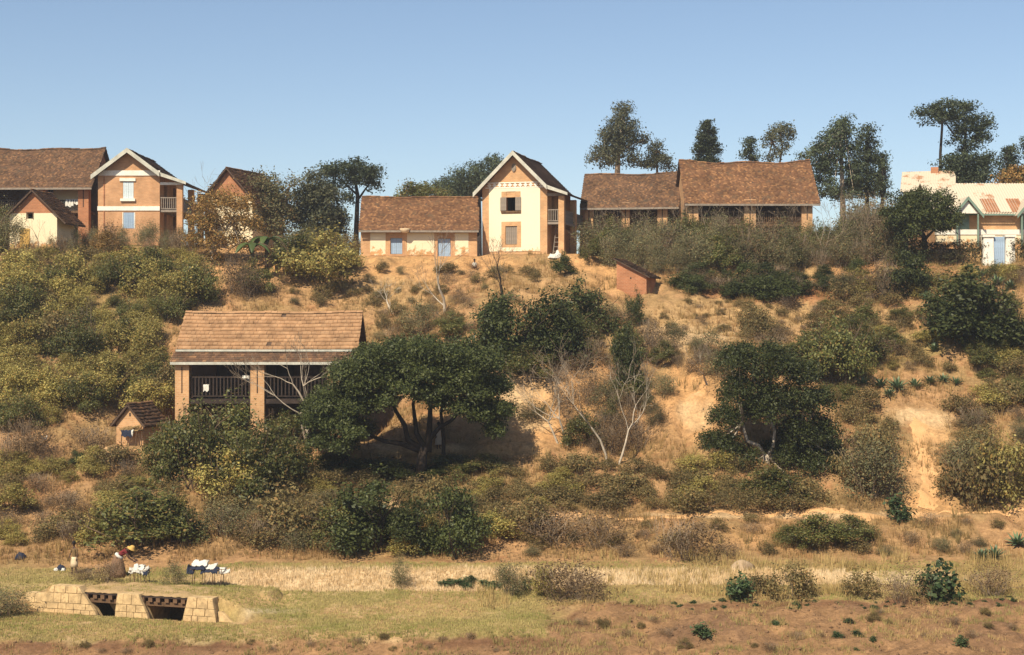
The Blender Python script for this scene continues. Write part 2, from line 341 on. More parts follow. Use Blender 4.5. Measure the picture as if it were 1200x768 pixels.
def base_z(x, y):
    u = np.clip(600+F*x/np.maximum(y, 20), -300, 1500)
    i = np.clip(np.searchsorted(CPX, u)-1, 0, len(CPX)-2)
    w = (u-CPX[i])/(CPX[i+1]-CPX[i]); w = w*0.4+sm(w)*0.6
    j = np.clip((y-TY[0])/0.2, 0, len(TY)-1.001); j0 = j.astype(int); fj = j-j0
    a = TAB[i, j0]*(1-fj)+TAB[i, j0+1]*fj; b_ = TAB[i+1, j0]*(1-fj)+TAB[i+1, j0+1]*fj
    z = a*(1-w)+b_*w
    amp = np.clip((y-66.5)/6, 0, 1)*np.clip((116-y)/8, 0.1, 1)
    n1 = fbm(x+200, y+200, 4, 0.16)-0.5; n2 = fbm(x+300, y+100, 4, 0.75)-0.5
    ridg = 1-np.abs(2*fbm(x+70, y*0.35+50, 3, 0.35)-1)
    z = z+amp*(n1*1.5+n2*0.7-(ridg-0.75)*0.7)+(fbm(x+90, y+90, 3, 1.3)-0.5)*0.16*np.clip((y-50)/3, 0, 1)
    soil = np.clip((61-y)/3, 0, 1)*sm((u-620)/80)
    z = z+soil*((fbm(x+31, y*1.7+11, 4, 0.8)-0.5)*0.55+(fbm(x+61, y*1.5+21, 3, 2.2)-0.5)*0.3)
    # bank of the ditch in the foreground is nibbled and uneven
    for (x0, x1, y0, y1, zz, m_) in PADS:
        dx = np.maximum(np.maximum(x0-x, x-x1), 0); dy = np.maximum(np.maximum(y0-y, y-y1), 0)
        k = 1-sm(np.sqrt(dx*dx+dy*dy)/m_); z = z*(1-k)+zz*k
    return z

HOUSE_BASES = dict()
pad(-18.2, -7.8, 79.6, 88.2, 4.05, 1.3)          # house in the slope
pad(-3.5, 5.0, 110.6, 121, 15.5, 1.5)            # tower house
pad(-11.4, -2.6, 110.2, 117, 15.3, 1.2)          # long low house
pad(-31, -22.5, 110.5, 121, 16.1, 1.5)           # brick house
pad(-50, -30.5, 112, 124, 16.2, 1.5)             # far left house
pad(-36.4, -31.0, 105, 109, 15.6, 1.0)           # hut beside it
pad(4.5, 13, 112.5, 122, 15.6, 1.5); pad(12.3, 23, 110.5, 122, 15.6, 1.5)
pad(27, 46, 106.4, 116, 15.6, 1.6)
pad(-20.7, -18.5, 78.6, 81.0, P(150, 522, 79.3).z, 0.8)

xs = np.unique(np.concatenate([np.linspace(-1500, -60, 14), np.arange(-58, -47, 1.0), np.arange(-47, 47.01, 0.2), np.arange(48, 59, 1.0), np.linspace(60, 1500, 14)]))
ys = np.unique(np.concatenate([np.linspace(-300, -20, 8), np.arange(-16, 50, 2.0), np.arange(50, 116.01, 0.2), np.arange(117, 150, 1.5), np.linspace(155, 2500, 20)]))
GX, GY = np.meshgrid(xs, ys, indexing='ij')
GZ = base_z(GX, GY)
# culvert under the timber bridge
BR_O = P(158, 724, 59.6); BR_RZ = R(-17)
def br_local(x, y):
    dx, dy = x-BR_O.x, y-BR_O.y; c, s_ = math.cos(-BR_RZ), math.sin(-BR_RZ)
    return dx*c-dy*s_, dx*s_+dy*c
lx, ly = br_local(GX, GY)
chan = ((lx > -2.25) & (lx < 2.2) & (ly > -0.2) & (ly < 2.4))
GZ = np.where(chan, np.minimum(GZ, -1.45), GZ)
fr = (np.abs(lx-0.3) < 5.0) & (ly > -1.6) & (ly < 0.3)
GZ = np.where(fr, np.minimum(GZ, -0.99), GZ)
bk = (np.abs(lx) < 4.6) & (ly > 2.4) & (ly < 3.6)
GZ = np.where(bk, np.clip(GZ, -0.24, -0.12), GZ)
fl_ = np.interp(lx, [-5.2, -4.6, -3.9, -2.6, -2.4, 2.35, 2.5, 3.4, 4.6, 5.8], [-0.75, -0.4, -0.02, -0.02, -1.5, -1.5, -0.12, -0.14, -0.55, -0.95])
GZ = np.where((lx > -5.2) & (lx < 5.8) & (ly > 0.2) & (ly < 2.6) & (fl_ > -1.4), np.maximum(GZ, fl_), GZ)

def hz(x, y):
    x = np.asarray(x, float); y = np.asarray(y, float)
    i = np.clip(np.searchsorted(xs, x)-1, 0, len(xs)-2); j = np.clip(np.searchsorted(ys, y)-1, 0, len(ys)-2)
    fx = np.clip((x-xs[i])/(xs[i+1]-xs[i]), 0, 1); fy = np.clip((y-ys[j])/(ys[j+1]-ys[j]), 0, 1)
    return (GZ[i, j]*(1-fx)+GZ[i+1, j]*fx)*(1-fy)+(GZ[i, j+1]*(1-fx)+GZ[i+1, j+1]*fx)*fy
_RY = np.arange(50, 135, 0.1)
def G(px, py):
    """where the ray through a pixel meets the ground"""
    x = (px-600)/F*_RY; z = CAMZ-(py-384)/F*_RY; h = hz(x, _RY)
    k = np.nonzero(h >= z)[0]
    if len(k) == 0:
        Y = 112.0; xx = (px-600)/F*Y; return Vector((xx, Y, float(hz(xx, Y))))
    Y = _RY[k[0]]; xx = (px-600)/F*Y
    return Vector((xx, Y, float(hz(xx, Y))))

# albedo of the ground
SOIL = np.array((0.38, 0.22, 0.105)); RED = np.array((0.30, 0.125, 0.055)); PALE = np.array((0.56, 0.39, 0.215)); DRYG = np.array((0.30, 0.19, 0.085))
STRAW = np.array((0.42, 0.27, 0.125)); GREEN = np.array((0.22, 0.20, 0.065)); BROWN = np.array((0.26, 0.15, 0.075)); ORANGE = np.array((0.50, 0.28, 0.12))
PATHC = np.array((0.53, 0.315, 0.145))
ZONES = [ # px, py, rx, ry, colour, strength
 (500, 312, 130, 22, ORANGE, .9), (690, 300, 50, 30, ORANGE, .9), (460, 345, 70, 25, STRAW, .7), (640, 335, 60, 25, STRAW, .6),
 (300, 300, 60, 40, ORANGE, .9), (345, 345, 90, 25, SOIL, .8), (860, 370, 130, 28, STRAW, .9), (800, 395, 70, 18, PALE, .7), (940, 305, 70, 22, STRAW, .9),
 (622, 468, 42, 60, PALE, 1.), (600, 520, 60, 18, ORANGE, .9), (690, 480, 80, 50, ORANGE, .9), (810, 470, 50, 55, ORANGE, 1.), (820, 485, 25, 22, PALE, .8), (660, 440, 60, 20, ORANGE, .8),
 (760, 500, 60, 40, SOIL, .8), (1085, 530, 26, 70, PATHC, 1.), (1080, 595, 50, 20, ORANGE, .9), (1075, 490, 55, 14, PALE, .8), (1050, 470, 90, 14, SOIL, .7), (930, 604, 230, 4, PALE, .9),
 (1000, 640, 220, 25, SOIL, .6), (900, 630, 90, 16, ORANGE, .6), (620, 635, 60, 18, SOIL, .6), (110, 545, 55, 40, SOIL, .8), (120, 530, 30, 20, PALE, .5), (30, 575, 40, 20, RED, .5),
 (60, 640, 110, 18, SOIL, .7), (300, 640, 200, 16, SOIL, .5), (280, 575, 30, 16, SOIL, .8), (470, 526, 90, 6, PALE, .9), (470, 560, 40, 12, PALE, .9), (460, 580, 20, 25, PALE, .8), (730, 330, 60, 18, ORANGE, .7),
 (1000, 325, 60, 18, ORANGE, .8), (910, 345, 90, 12, RED, .9), (1050, 320, 80, 16, RED, .4), (1040, 375, 50, 14, STRAW, .7), (1050, 410, 70, 20, GREEN, .4),
 (150, 660, 200, 10, SOIL, .5),
]
Yc = np.maximum(GY, 20)
PX = 600+F*GX/Yc; PY = 384+F*(CAMZ-GZ)/Yc
n1 = fbm(GX+11, GY+5, 5, 0.45); n2 = fbm(GX+51, GY+35, 5, 1.6); n3 = fbm(GX+151, GY+135, 4, 0.2)
def mixa(A, c, k): return A*(1-k[..., None])+np.asarray(c)*k[..., None]
COL = np.zeros(GX.shape+(3,))+DRYG
COL = mixa(COL, SOIL, sm((n1-0.48)/0.14)*0.8)
COL = mixa(COL, RED, sm((n2-0.6)/0.1)*0.4)
COL = mixa(COL, GREEN, sm((n3-0.52)/0.1)*0.35*(PX < 400))
wx = (n1-0.5)*70; wy = (n2-0.5)*34
for (zx, zy, rx, ry, c, st) in ZONES:
    d = np.sqrt(((PX+wx*min(1, rx/60)-zx)/rx)**2+((PY+wy*min(1, ry/25)-zy)/ry)**2)
    COL = mixa(COL, c, (1-sm((d-0.6)/0.5))*st*np.clip(0.65+1.4*(n2-0.35), 0, 1))
# valley floor: pasture, straw bank, turned soil
flat = 1-sm((GY-64.5)/2.0)
past = np.zeros_like(COL)+STRAW*0.86
past = mixa(past, GREEN, sm((n1-0.42)/0.2)*0.65)
past = mixa(past, PALE, sm((n2-0.55)/0.12)*0.45)
past = mixa(past, DRYG, sm((PX-560)/160)*0.45)
COL = COL*(1-flat[..., None])+past*flat[..., None]
sb = sm((PX-235)/30)*(1-sm((PX-1000)/200))*sm((GY-62.2)/0.3)*(1-sm((GY-64.2)/0.6))
COL = mixa(COL, (0.62, 0.45, 0.26), sb*0.95)
yb = np.where(PX < 640, 54.95, 0)+np.where(PX >= 640, np.interp(PX, [640, 690, 1200], [56.5, 59.0, 59.3]), 0)
so = 1-sm((GY+(n2-0.5)*1.2-yb)/0.35)
COL = mixa(COL, BROWN, so*0.95)
COL = mixa(COL, (0.20,0.115,0.065), so*sm((n1-0.5)/0.12)*0.7)
COL = mixa(COL, SOIL, so*sm((n2-0.55)/0.12)*0.4)
edge = np.exp(-((GY+(n2-0.5)*0.5-yb+0.12)/0.22)**2)*sm((n1-0.36)/0.1)
COL = mixa(COL, (0.15, 0.075, 0.04), edge*0.75)
tr = np.exp(-((GY-63.2-(PX-100)*0.0012)/0.5)**2)*(PX < 330)
COL = mixa(COL, PALE, tr*0.5)
rampm = np.exp(-((PX-298)/45)**2-((PY-703)/9)**2)
COL = mixa(COL, (0.52, 0.34, 0.16), rampm)
COL = mixa(COL, (0.56, 0.45, 0.29), np.exp(-((PX-300)/45)**2-((PY-716)/2.5)**2)*0.8)
COL *= (0.8+0.4*fbm(GX+7, GY+77, 3, 4.0))[..., None]
COL = np.clip(COL, 0.01, 0.8)
nx, ny = GX.shape
idx = np.arange(nx*ny).reshape(nx, ny)
FQ = np.stack([idx[:-1, :-1], idx[1:, :-1], idx[1:, 1:], idx[:-1, 1:]], -1).reshape(-1, 4)
me = npmesh('ground', np.stack([GX, GY, GZ], -1).reshape(-1, 3), FQ, M_ground, True)
ca = me.color_attributes.new('Col', 'FLOAT_COLOR', 'POINT')
ca.data.foreach_set('color', np.concatenate([COL.reshape(-1, 3), np.ones((nx*ny, 1))], 1).astype(np.float32).ravel())
tag(link('ground', me), 'dry ochre hillside and valley floor with bare earth and pasture', 'ground', kind='structure')
def gcol(x, y):
    i = np.clip(np.searchsorted(xs, x), 0, nx-1); j = np.clip(np.searchsorted(ys, y), 0, ny-1); return COL[i, j]

# footpaths: thin sheets draped over the slope
def path(name, pix, w, label):
    pts = [G(*p) for p in pix]; out_ = []
    for a, b_ in zip(pts[:-1], pts[1:]):
        k = max(2, int((b_-a).length/0.25)); out_ += [a.lerp(b_, t/k) for t in range(k)]
    V = []; nn = 6
    for i, p in enumerate(out_):
        t = (out_[min(i+2, len(out_)-1)]-out_[max(i-2, 0)]); t.z = 0; t.normalize(); s_ = Vector((t.y, -t.x, 0))
        ww = w*(0.65+0.7*float(fbm(np.array(p.x*1.0+3), np.array(p.y+9), 3, 0.9)))
        for k in range(nn+1):
            q = p+s_*(k/nn-0.5)*ww*(1+(k in (0, nn))*(0.25*math.sin(i*1.7+k*5)+0.9*(float(fbm(np.array(p.x*1.0+k*7), np.array(p.y+k), 3, 1.6))-0.5)))
            V.append((q.x, q.y, float(hz(q.x, q.y))+(0.035 if 0 < k < nn else -0.03)))
    Fq = [(i*(nn+1)+k, i*(nn+1)+k+1, (i+1)*(nn+1)+k+1, (i+1)*(nn+1)+k) for i in range(len(out_)-1) for k in range(nn)]
    o = link(name, npmesh(name, V, Fq, M_path, True)); tag(o, label, 'path', kind='structure')
M_path = plain('path_earth', (0.56, 0.335, 0.155), 0.95, 0.35, 1.5, c2=(0.47, 0.265, 0.115), bmp=0.6)
path('dirt_path', [(600, 607), (700, 607), (800, 606), (900, 605), (1000, 605), (1080, 603), (1160, 601), (1230, 600)], 0.5, 'pale level footpath crossing the foot of the slope')
path('dirt_path', [(1085, 598), (1090, 575), (1086, 550), (1080, 525), (1076, 505), (1080, 492)], 0.95, 'steep pale eroded footpath climbing the bank')

# ------------------------------------------------------------------ plants
def quads_from(pos, nor, tan, ln, wd):
    bi = np.cross(nor, tan); bi /= np.linalg.norm(bi, axis=1, keepdims=True)+1e-9
    V = np.stack([pos-tan*ln[:, None]*0.5, pos+bi*wd[:, None]*0.5, pos+tan*ln[:, None]*0.5, pos-bi*wd[:, None]*0.5], 1).reshape(-1, 3)
    Fq = np.arange(len(V)).reshape(-1, 4); return V, Fq
def unit(v): return v/(np.linalg.norm(v, axis=1, keepdims=True)+1e-9)
def leafcloud(blobs, n, size, rg, clump=0.22, up=0.35, low=-0.55, per=16, fill=0.25, droop=0.0):
    B = np.array(blobs, float)
    ar = (B[:, 3]*B[:, 4]*B[:, 5])**(2/3); pr = ar/ar.sum()
    nc = max(3, n//per); bi = rg.choice(len(B), nc, p=pr)
    d = unit(rg.normal(size=(nc, 3))); d[:, 2] = np.where(d[:, 2] < low, -d[:, 2], d[:, 2])
    r = np.where(rg.random(nc) < fill, rg.uniform(0.2, 0.7, nc), rg.uniform(0.72, 1.08, nc))
    cc = B[bi, :3]+d*r[:, None]*B[bi, 3:6]
    ci = rg.integers(0, nc, n)
    cs = clump*(0.5+rg.random(nc))
    pos = cc[ci]+np.clip(rg.normal(size=(n, 3)), -1.5, 1.5)*cs[ci][:, None]*np.array((1, 1, 0.75))
    nor = unit(d[ci]*0.7+rg.normal(size=(n, 3))*0.55+np.array((0, 0, up)))
    t = rg.normal(size=(n, 3)); t[:, 2] -= droop; tan = unit(t-nor*(t*nor).sum(1, keepdims=True))
    ln = size*rg.uniform(0.45, 1.5, n)
    return quads_from(pos, nor, tan, ln, ln*rg.uniform(0.42, 0.65, n))
def branches(mb, p, d, ln, r, depth, rg, twig=None, spread=0.6, nseg=3, thr=0.012, up=0.15, kids=(2, 3)):
    pts = [Vector(p)]; rad = [r]; d = Vector(d).normalized()
    for i in range(nseg):
        d = (d+Vector(rg.normal(size=3))*0.16+Vector((0, 0, up*0.3))).normalized()
        pts.append(pts[-1]+d*ln/nseg); rad.append(max(thr*0.6, r*(1-0.4*(i+1)/nseg)))
    (mb if (depth > 1 or twig is None) else twig).tube(pts, rad, 5 if depth > 1 else 3, cap=False)
    if depth <= 0: return
    for k in range(int(rg.integers(kids[0], kids[1]+1))):
        at = pts[-1] if k < 2 else pts[int(rg.integers(1, nseg+1))]
        nd = (d+Vector(rg.normal(size=3))*spread+Vector((0, 0, up))).normalized()
        branches(mb, at, nd, ln*rg.uniform(0.6, 0.85), rad[-1]*rg.uniform(0.55, 0.8), depth-1, rg, twig, spread, nseg, thr, up, kids)

SPEC = {}
TRI = [0]
def make_species(key, mat, stemmat, nvar, build):
    SPEC[key] = []
    for v in range(nvar):
        rg = np.random.default_rng(hash_(key)+v)
        (V, Fq), st = build(rg)
        me1 = npmesh('foliage_'+key, V, Fq, mat)
        me2 = st.mesh('stem_'+key, stemmat)
        z = V[:, 2]; ext = (np.percentile(V[:, 0], 98)-np.percentile(V[:, 0], 2)+np.percentile(V[:, 1], 98)-np.percentile(V[:, 1], 2))/2
        SPEC[key].append((me1, me2, float(ext), float(np.percentile(z, 99))))
def hash_(s): return sum(ord(c)*(i+3) for i, c in enumerate(s))
def stems(rg, n, h, sp, r=0.025, depth=1):
    mb = MB()
    for k in range(n):
        a = rg.uniform(0, 6.28); d = Vector((math.cos(a)*sp, math.sin(a)*sp, 1))
        branches(mb, (math.cos(a)*0.08, math.sin(a)*0.08, -0.25), d, h*0.75, r, depth, rg, None, 0.5, 3, 0.008, 0.3, (2, 3))
    return mb
def dome(rg, w, h, k, z0=0.25):
    bl = []; ax, ay = rg.normal(size=2)*0.1*w
    for i in range(int(k*1.9)):
        a = rg.uniform(0, 6.28); rr = math.sqrt(rg.random())*w*0.42
        top = h*(1-0.55*(rr/(w*0.5))**1.6)*rg.uniform(0.4, 1.05)
        rx = w*rg.uniform(0.08, 0.19); rz = h*rg.uniform(0.10, 0.22)
        bl.append((math.cos(a)*rr+ax*top/h, math.sin(a)*rr+ay*top/h, max(top-rz, rz*0.6), rx, rx*rg.uniform(0.8, 1.2), rz))
    for i in range(6):
        a = rg.uniform(0, 6.28); rr = rg.uniform(0, 0.36)*w
        bl.append((math.cos(a)*rr+ax, math.sin(a)*rr+ay, h*rg.uniform(0.65, 1.0)*(1-0.6*(rr/w)), w*0.045, w*0.045, h*rg.uniform(0.14, 0.26)))
    return bl
make_species('lush', M_lush, M_bark, 5, lambda rg: (leafcloud(dome(rg, 2.4, 2.2, 13), 7600, 0.095, rg, 0.15, per=16), stems(rg, 6, 1.9, 0.45, 0.035)))
make_species('dark', M_dark, M_barkd, 4, lambda rg: (leafcloud(dome(rg, 2.4, 2.3, 12), 8000, 0.098, rg, 0.15, per=16), stems(rg, 5, 1.9, 0.4, 0.04)))
make_species('yell', M_yell, M_bark, 6, lambda rg: (leafcloud(dome(rg, 2.2, 1.7, 12), 4600, 0.095, rg, 0.16, up=0.6, per=12), stems(rg, 7, 1.5, 0.5, 0.02)))
make_species('oliv', M_oliv, M_twig, 6, lambda rg: (leafcloud(dome(rg, 2.0, 1.4, 10), 2800, 0.095, rg, 0.16, per=10), stems(rg, 9, 1.0, 0.6, 0.012)))
make_species('grey', M_grey, M_twig, 6, lambda rg: (leafcloud(dome(rg, 2.2, 2.6, 13), 4200, 0.085, rg, 0.26, per=9, fill=0.4), stems(rg, 10, 1.35, 0.35, 0.016, 2)))
make_species('dry', M_dry, M_twig, 6, lambda rg: (leafcloud(dome(rg, 2.0, 1.6, 10), 2000, 0.065, rg, 0.25, per=6, fill=0.5), stems(rg, 18, 0.95, 0.5, 0.011, 2)))
make_species('herb', M_herb, M_bark, 3, lambda rg: (leafcloud(dome(rg, 0.9, 0.9, 9), 800, 0.135, rg, 0.13, per=10, up=0.5), stems(rg, 5, 0.8, 0.4, 0.012)))
make_species('autumn', M_autumn, M_bark, 3, lambda rg: (leafcloud(dome(rg, 2.2, 2.4, 11), 2200, 0.12, rg, 0.2, per=10, fill=0.35), stems(rg, 7, 1.3, 0.4, 0.02, 2)))

NSH = [0]
KIND = dict(lush='broadleaf_bush', dark='dense_bush', yell='yellow_green_bush', oliv='low_shrub', grey='scrub_bush', dry='twiggy_bush', herb='herb', autumn='orange_bush')
def shrub(px, py, w, h, key, label, group=None, cat='shrub', name='shrub', metres=False, at=None, sink=0.05):
    """w,h in photo pixels at the spot (or metres)"""
    p = at if at is not None else G(px, py)
    if not metres: w, h = w/F*p.y, h/F*p.y
    sw = 'ankle-high' if h < 0.3 else 'knee-high' if h < 0.65 else 'waist-high' if h < 1.15 else 'chest-high' if h < 1.5 else 'head-high' if h < 2.0 else 'tall'
    rw = ' wide' if w/h > 1.5 else ' narrow' if w/h < 0.85 else ''
    for w0 in ('low ', 'tall ', 'small '): label = label[len(w0):] if label.startswith(w0) else label
    group = group or label; label = sw+rw+' '+label
    me1, me2, ew, eh = SPEC[key][int(rng.integers(0, len(SPEC[key])))]
    o = link(KIND[key] if name == 'shrub' else name, me1); o.location = (p.x, p.y, p.z-sink); o.rotation_euler = (0, 0, rng.uniform(0, 6.28))
    o.scale = (w/ew, w/ew, h/eh); tag(o, label, cat, group)
    link('stem', me2, o); NSH[0] += 1
    return o
def inpoly(px, py, poly):
    c = False; j = len(poly)-1
    for i in range(len(poly)):
        if (poly[i][1] > py) != (poly[j][1] > py) and px < (poly[j][0]-poly[i][0])*(py-poly[i][1])/(poly[j][1]-poly[i][1])+poly[i][0]: c = not c
        j = i
    return c
def scatter(poly, count, kinds, hrange, wf, labels, group, mind=0.9, name='shrub', cat='shrub'):
    """kinds: {key: weight}; labels: {key: label}"""
    x0, x1 = min(p[0] for p in poly), max(p[0] for p in poly); y0, y1 = min(p[1] for p in poly), max(p[1] for p in poly)
    keys = list(kinds); w_ = np.array([kinds[k] for k in keys], float); w_ /= w_.sum(); done = []
    tries = 0
    while len(done) < count and tries < count*25:
        tries += 1
        px, py = rng.uniform(x0, x1), rng.uniform(y0, y1)
        if not inpoly(px, py, poly): continue
        p = G(px, py)
        if any((p-q).length < mind for q in done) or any(abs(p.x-q.x) < 1.0 and -2.2 < p.y-q.y < 0.7 for q in AGP): continue
        if any(a-0.3 < p.x < b_+0.3 and c-0.3 < p.y < d+0.3 for (a, b_, c, d, z, m_) in PADS): continue
        done.append(p); k = keys[int(rng.choice(len(keys), p=w_))]
        h = rng.uniform(*hrange)
        shrub(0, 0, h*rng.uniform(*wf), h, k, labels[k], group, cat, name, True, p)

# trees described by crown blobs and limbs read off the photograph, at their own distance
def px_tree(name, label, Y, blobs, limbs, mat, bark, leaf=0.2, dens=0.9, base=None, depth=0.8, clump=0.3, cat='tree', group=None, per=26, seed=1, fill=0.2, layers=3, up=0.35, low=-0.55, flat=1.0):
    rg = np.random.default_rng(1000+seed)
    s = Y/F
    if base is None: base = limbs[0][0][0][0]
    bx = (base-600)*s; bz = float(hz(bx, Y)); root = thing(name, label, cat, (bx, Y, bz), 0, group)
    def loc(px, py, dy=0.0): return Vector(((px-600)*s-bx, dy, CAMZ-(py-384)*s-bz))
    mb = MB()
    for pts, r0, r1 in limbs:
        k = len(pts); vp = []
        for q in pts:
            dy = q[2] if len(q) > 2 else 0.0
            vp.append(loc(q[0], q[1], dy))
        mb.tube(vp, [r0+(r1-r0)*i/(k-1) for i in range(k)], 7, cap=True)
    if limbs:   # the main stem reaches the ground
        q = loc(*limbs[0][0][0][:2])
        if q.z > 0: mb.tube([(0, 0, -0.3), q*0.5, q], [limbs[0][1]*1.25, limbs[0][1]*1.08, limbs[0][1]], 7)
    B = []
    xs_ = [b_[0] for b_ in blobs]; cx = (min(xs_)+max(xs_))/2; hw = max(20, (max(xs_)-min(xs_))/2+12)
    for b_ in blobs:
        px, py, rx = b_[:3]; ry = b_[3] if len(b_) > 3 else rx
        e = math.sqrt(max(0.1, 1-((px-cx)/hw)**2))*hw*s*depth
        q = loc(px, py)
        for l in range(layers):
            f = 0 if layers == 1 else (l/(layers-1)*2-1)
            sc = 1-0.18*abs(f)
            B.append((q.x+rg.normal()*0.15*rx*s, f*e*0.75+rg.normal()*0.1*e, q.z+rg.normal()*0.1*ry*s-abs(f)*0.12*ry*s, rx*s*sc, max(rx*s*0.8, e*0.3)*sc*flat, ry*s*sc))
    n = int(sum((x[3]*x[5]+x[3]*x[4])/(leaf*leaf) for x in B)*34*dens)
    V, Fq = leafcloud(B, n, leaf, rg, clump, per=per, fill=fill, up=up, low=low)
    if limbs: mb.build('trunk', bark, root, True)
    link('crown', npmesh('crown', V, Fq, mat), root); TRI[0] += 2*len(Fq)
    # inner twigs that carry the outer blobs
    tw = MB()
    if limbs:
        for x in B[::2]:
            best = None
            for pts, r0, r1 in limbs:
                q = loc(*pts[-1][:2]); d = (q-Vector(x[:3])).length
                if best is None or d < best[0]: best = (d, q)
            mid = best[1].lerp(Vector(x[:3]), 0.5)+Vector((0, 0, -0.15)); tw.tube([best[1], mid, x[:3]], [0.05, 0.035, 0.015], 4, cap=False)
        tag(tw.build('twigs', bark, root, True), kind='stuff')
    return root
def bare_tree(px, py, h, label, mat, seed, lean=(0, 0), depth=4, r=None, spread=0.5, name='bare_tree', group=None, Y=None, twigmat=None, kids=(2, 3), trunks=1, at=None):
    rg = np.random.default_rng(500+seed); p = at or G(px, py)
    h = h/F*p.y; r = r or 0.035*h**0.8
    root = thing(name, label, 'tree', (p.x, p.y, p.z), 0, group)
    mb, tw = MB(), MB()
    for k in range(trunks):
        a = rg.uniform(0, 6.28); off = 0.12*(k > 0)
        branches(mb, (off*math.cos(a), off*math.sin(a), -0.2), (lean[0]+off*3*math.cos(a), lean[1]+off*3*math.sin(a), 1), h*0.36, r*(1-0.2*k), depth, rg, tw, spread, 3, 0.012, 0.22, kids)
    mb.build('trunk', mat, root, True); tag(tw.build('twigs', twigmat or mat, root, True), kind='stuff')
    return root

# ------------------------------------------------------------------ building kit
def wall_holes(mb, x0, x1, z0, z1, y0, y1, holes=()):
    X = sorted({x0, x1}|{min(max(h[i], x0), x1) for h in holes for i in (0, 1)}); Z = sorted({z0, z1}|{min(max(h[i], z0), z1) for h in holes for i in (2, 3)})
    solid = lambda i, j: 0 <= i < len(X)-1 and 0 <= j < len(Z)-1 and not any(h[0]-1e-6 <= X[i] and X[i+1] <= h[1]+1e-6 and h[2]-1e-6 <= Z[j] and Z[j+1] <= h[3]+1e-6 for h in holes)
    for i in range(len(X)-1):
        for j in range(len(Z)-1):
            if not solid(i, j): continue
            a, b_, c, d = X[i], X[i+1], Z[j], Z[j+1]
            v = [(a, y0, c), (b_, y0, c), (b_, y0, d), (a, y0, d), (a, y1, c), (b_, y1, c), (b_, y1, d), (a, y1, d)]
            f = [(0, 1, 2, 3), (5, 4, 7, 6)]
            if not solid(i-1, j): f.append((4, 0, 3, 7))
            if not solid(i+1, j): f.append((1, 5, 6, 2))
            if not solid(i, j-1): f.append((4, 5, 1, 0))
            if not solid(i, j+1): f.append((3, 2, 6, 7))
            mb.add(v, f)
    return mb
def roof_slope(parent, name, mat, x0, x1, ridge, eave, tw=0.17, th=0.2, seed=0, sag=0.06, thick=0.1, miss=0.004, skew0=0.0, skew1=0.0, rough=1.0, deckmat=None, lift=0.034):
    """one slope of a roof with ridge along x: board slab + courses of tiles; ridge/eave = (y, z)"""
    rg = np.random.default_rng(40+seed)
    ry, rz = ridge; ey, ez = eave
    sl = Vector((0, ey-ry, ez-rz)); ln = sl.length; sl.normalize(); nrm = Vector((0, -sl.z, sl.y))
    if nrm.z < 0: nrm = -nrm
    sg = lambda x, v: -sag*(math.sin((x-x0)/(x1-x0)*math.pi)*(1-v*0.4)+0.5*math.sin(x*1.3+seed)*(1-v))
    def pt(x, v, up=0.0):
        q = Vector((x+(skew0*(x1-x)/(x1-x0)+skew1*(x-x0)/(x1-x0))*v, ry, rz))+sl*(v*ln)+nrm*up; q.z += sg(x, v); return q
    mb = MB(); k = 14
    for i in range(k):
        xa, xb = x0+(x1-x0)*i/k, x0+(x1-x0)*(i+1)/k
        v = [pt(xa, 0, -thick), pt(xb, 0, -thick), pt(xb, 1, -thick), pt(xa, 1, -thick), pt(xa, 0), pt(xb, 0), pt(xb, 1), pt(xa, 1)]
        f = [(0, 1, 2, 3), (7, 6, 5, 4), (3, 2, 6, 7), (1, 0, 4, 5)]
        if i == 0: f.append((0, 3, 7, 4))
        if i == k-1: f.append((2, 1, 5, 6))
        mb.add(v, f)
    slab = mb.build(name, deckmat or M_deck, parent)
    nr = max(2, int(ln/th)); V = []; Fq = []; vl = th/ln
    for r_ in range(nr):
        va = r_/nr; off = (r_ % 2)*0.5*tw
        x = x0-off+rg.uniform(-0.02, 0.02)
        while x < x1-0.02:
            w_ = tw*rg.uniform(0.92, 1.0); xa, xb = max(x, x0-0.03), min(x+w_, x1+0.03); x += tw
            if xb-xa < 0.04 or rg.random() < miss: continue
            j = rg.normal(size=4)*0.004*rough; sh = rg.normal()*0.012*rough
            a0, a1 = 0.006, lift+abs(rg.normal())*0.008*rough
            vb = min(1.0, va+vl*1.12)+sh/ln
            o = len(V)
            V += [pt(xa, va, a0), pt(xb, va, a0), pt(xb, vb, a1+j[0]), pt(xa, vb, a1+j[1]), pt(xb, vb, 0.0), pt(xa, vb, 0.0)]
            Fq += [(o, o+3, o+2, o+1), (o+3, o+5, o+4, o+2)]
    t = link('tiles', npmesh('tiles', [tuple(p) for p in V], Fq, mat), slab); tag(t, kind='stuff')
    return slab
def ridge_cap(parent, mat, x0, x1, y, z, seed=0, sag=0.06, r=0.09):
    rg = np.random.default_rng(seed); mb = MB(); n_ = int((x1-x0)/0.33)
    for i in range(n_):
        a = x0+(x1-x0)*i/n_; b_ = a+(x1-x0)/n_*1.08
        f = lambda x: z-sag*(math.sin((x-x0)/(x1-x0)*math.pi)+0.5*math.sin(x*1.3+seed))
        poly = [(math.cos(t)*r*1.2, math.sin(t)*r) for t in np.linspace(0, math.pi, 6)]
        dz = rg.normal()*0.012
        p = [(a, y+q[0], f(a)+q[1]*0.9-0.03+dz) for q in poly]+[(b_, y+q[0]*1.08, f(b_)+q[1]*1.05-0.03+dz) for q in poly]
        mb.add(p, [(i_, i_+1, i_+7, i_+6) for i_ in range(5)]+[tuple(range(5, -1, -1)), tuple(range(6, 12))])
    o = mb.build('ridge_tiles', mat, parent); tag(o, kind='stuff'); return o
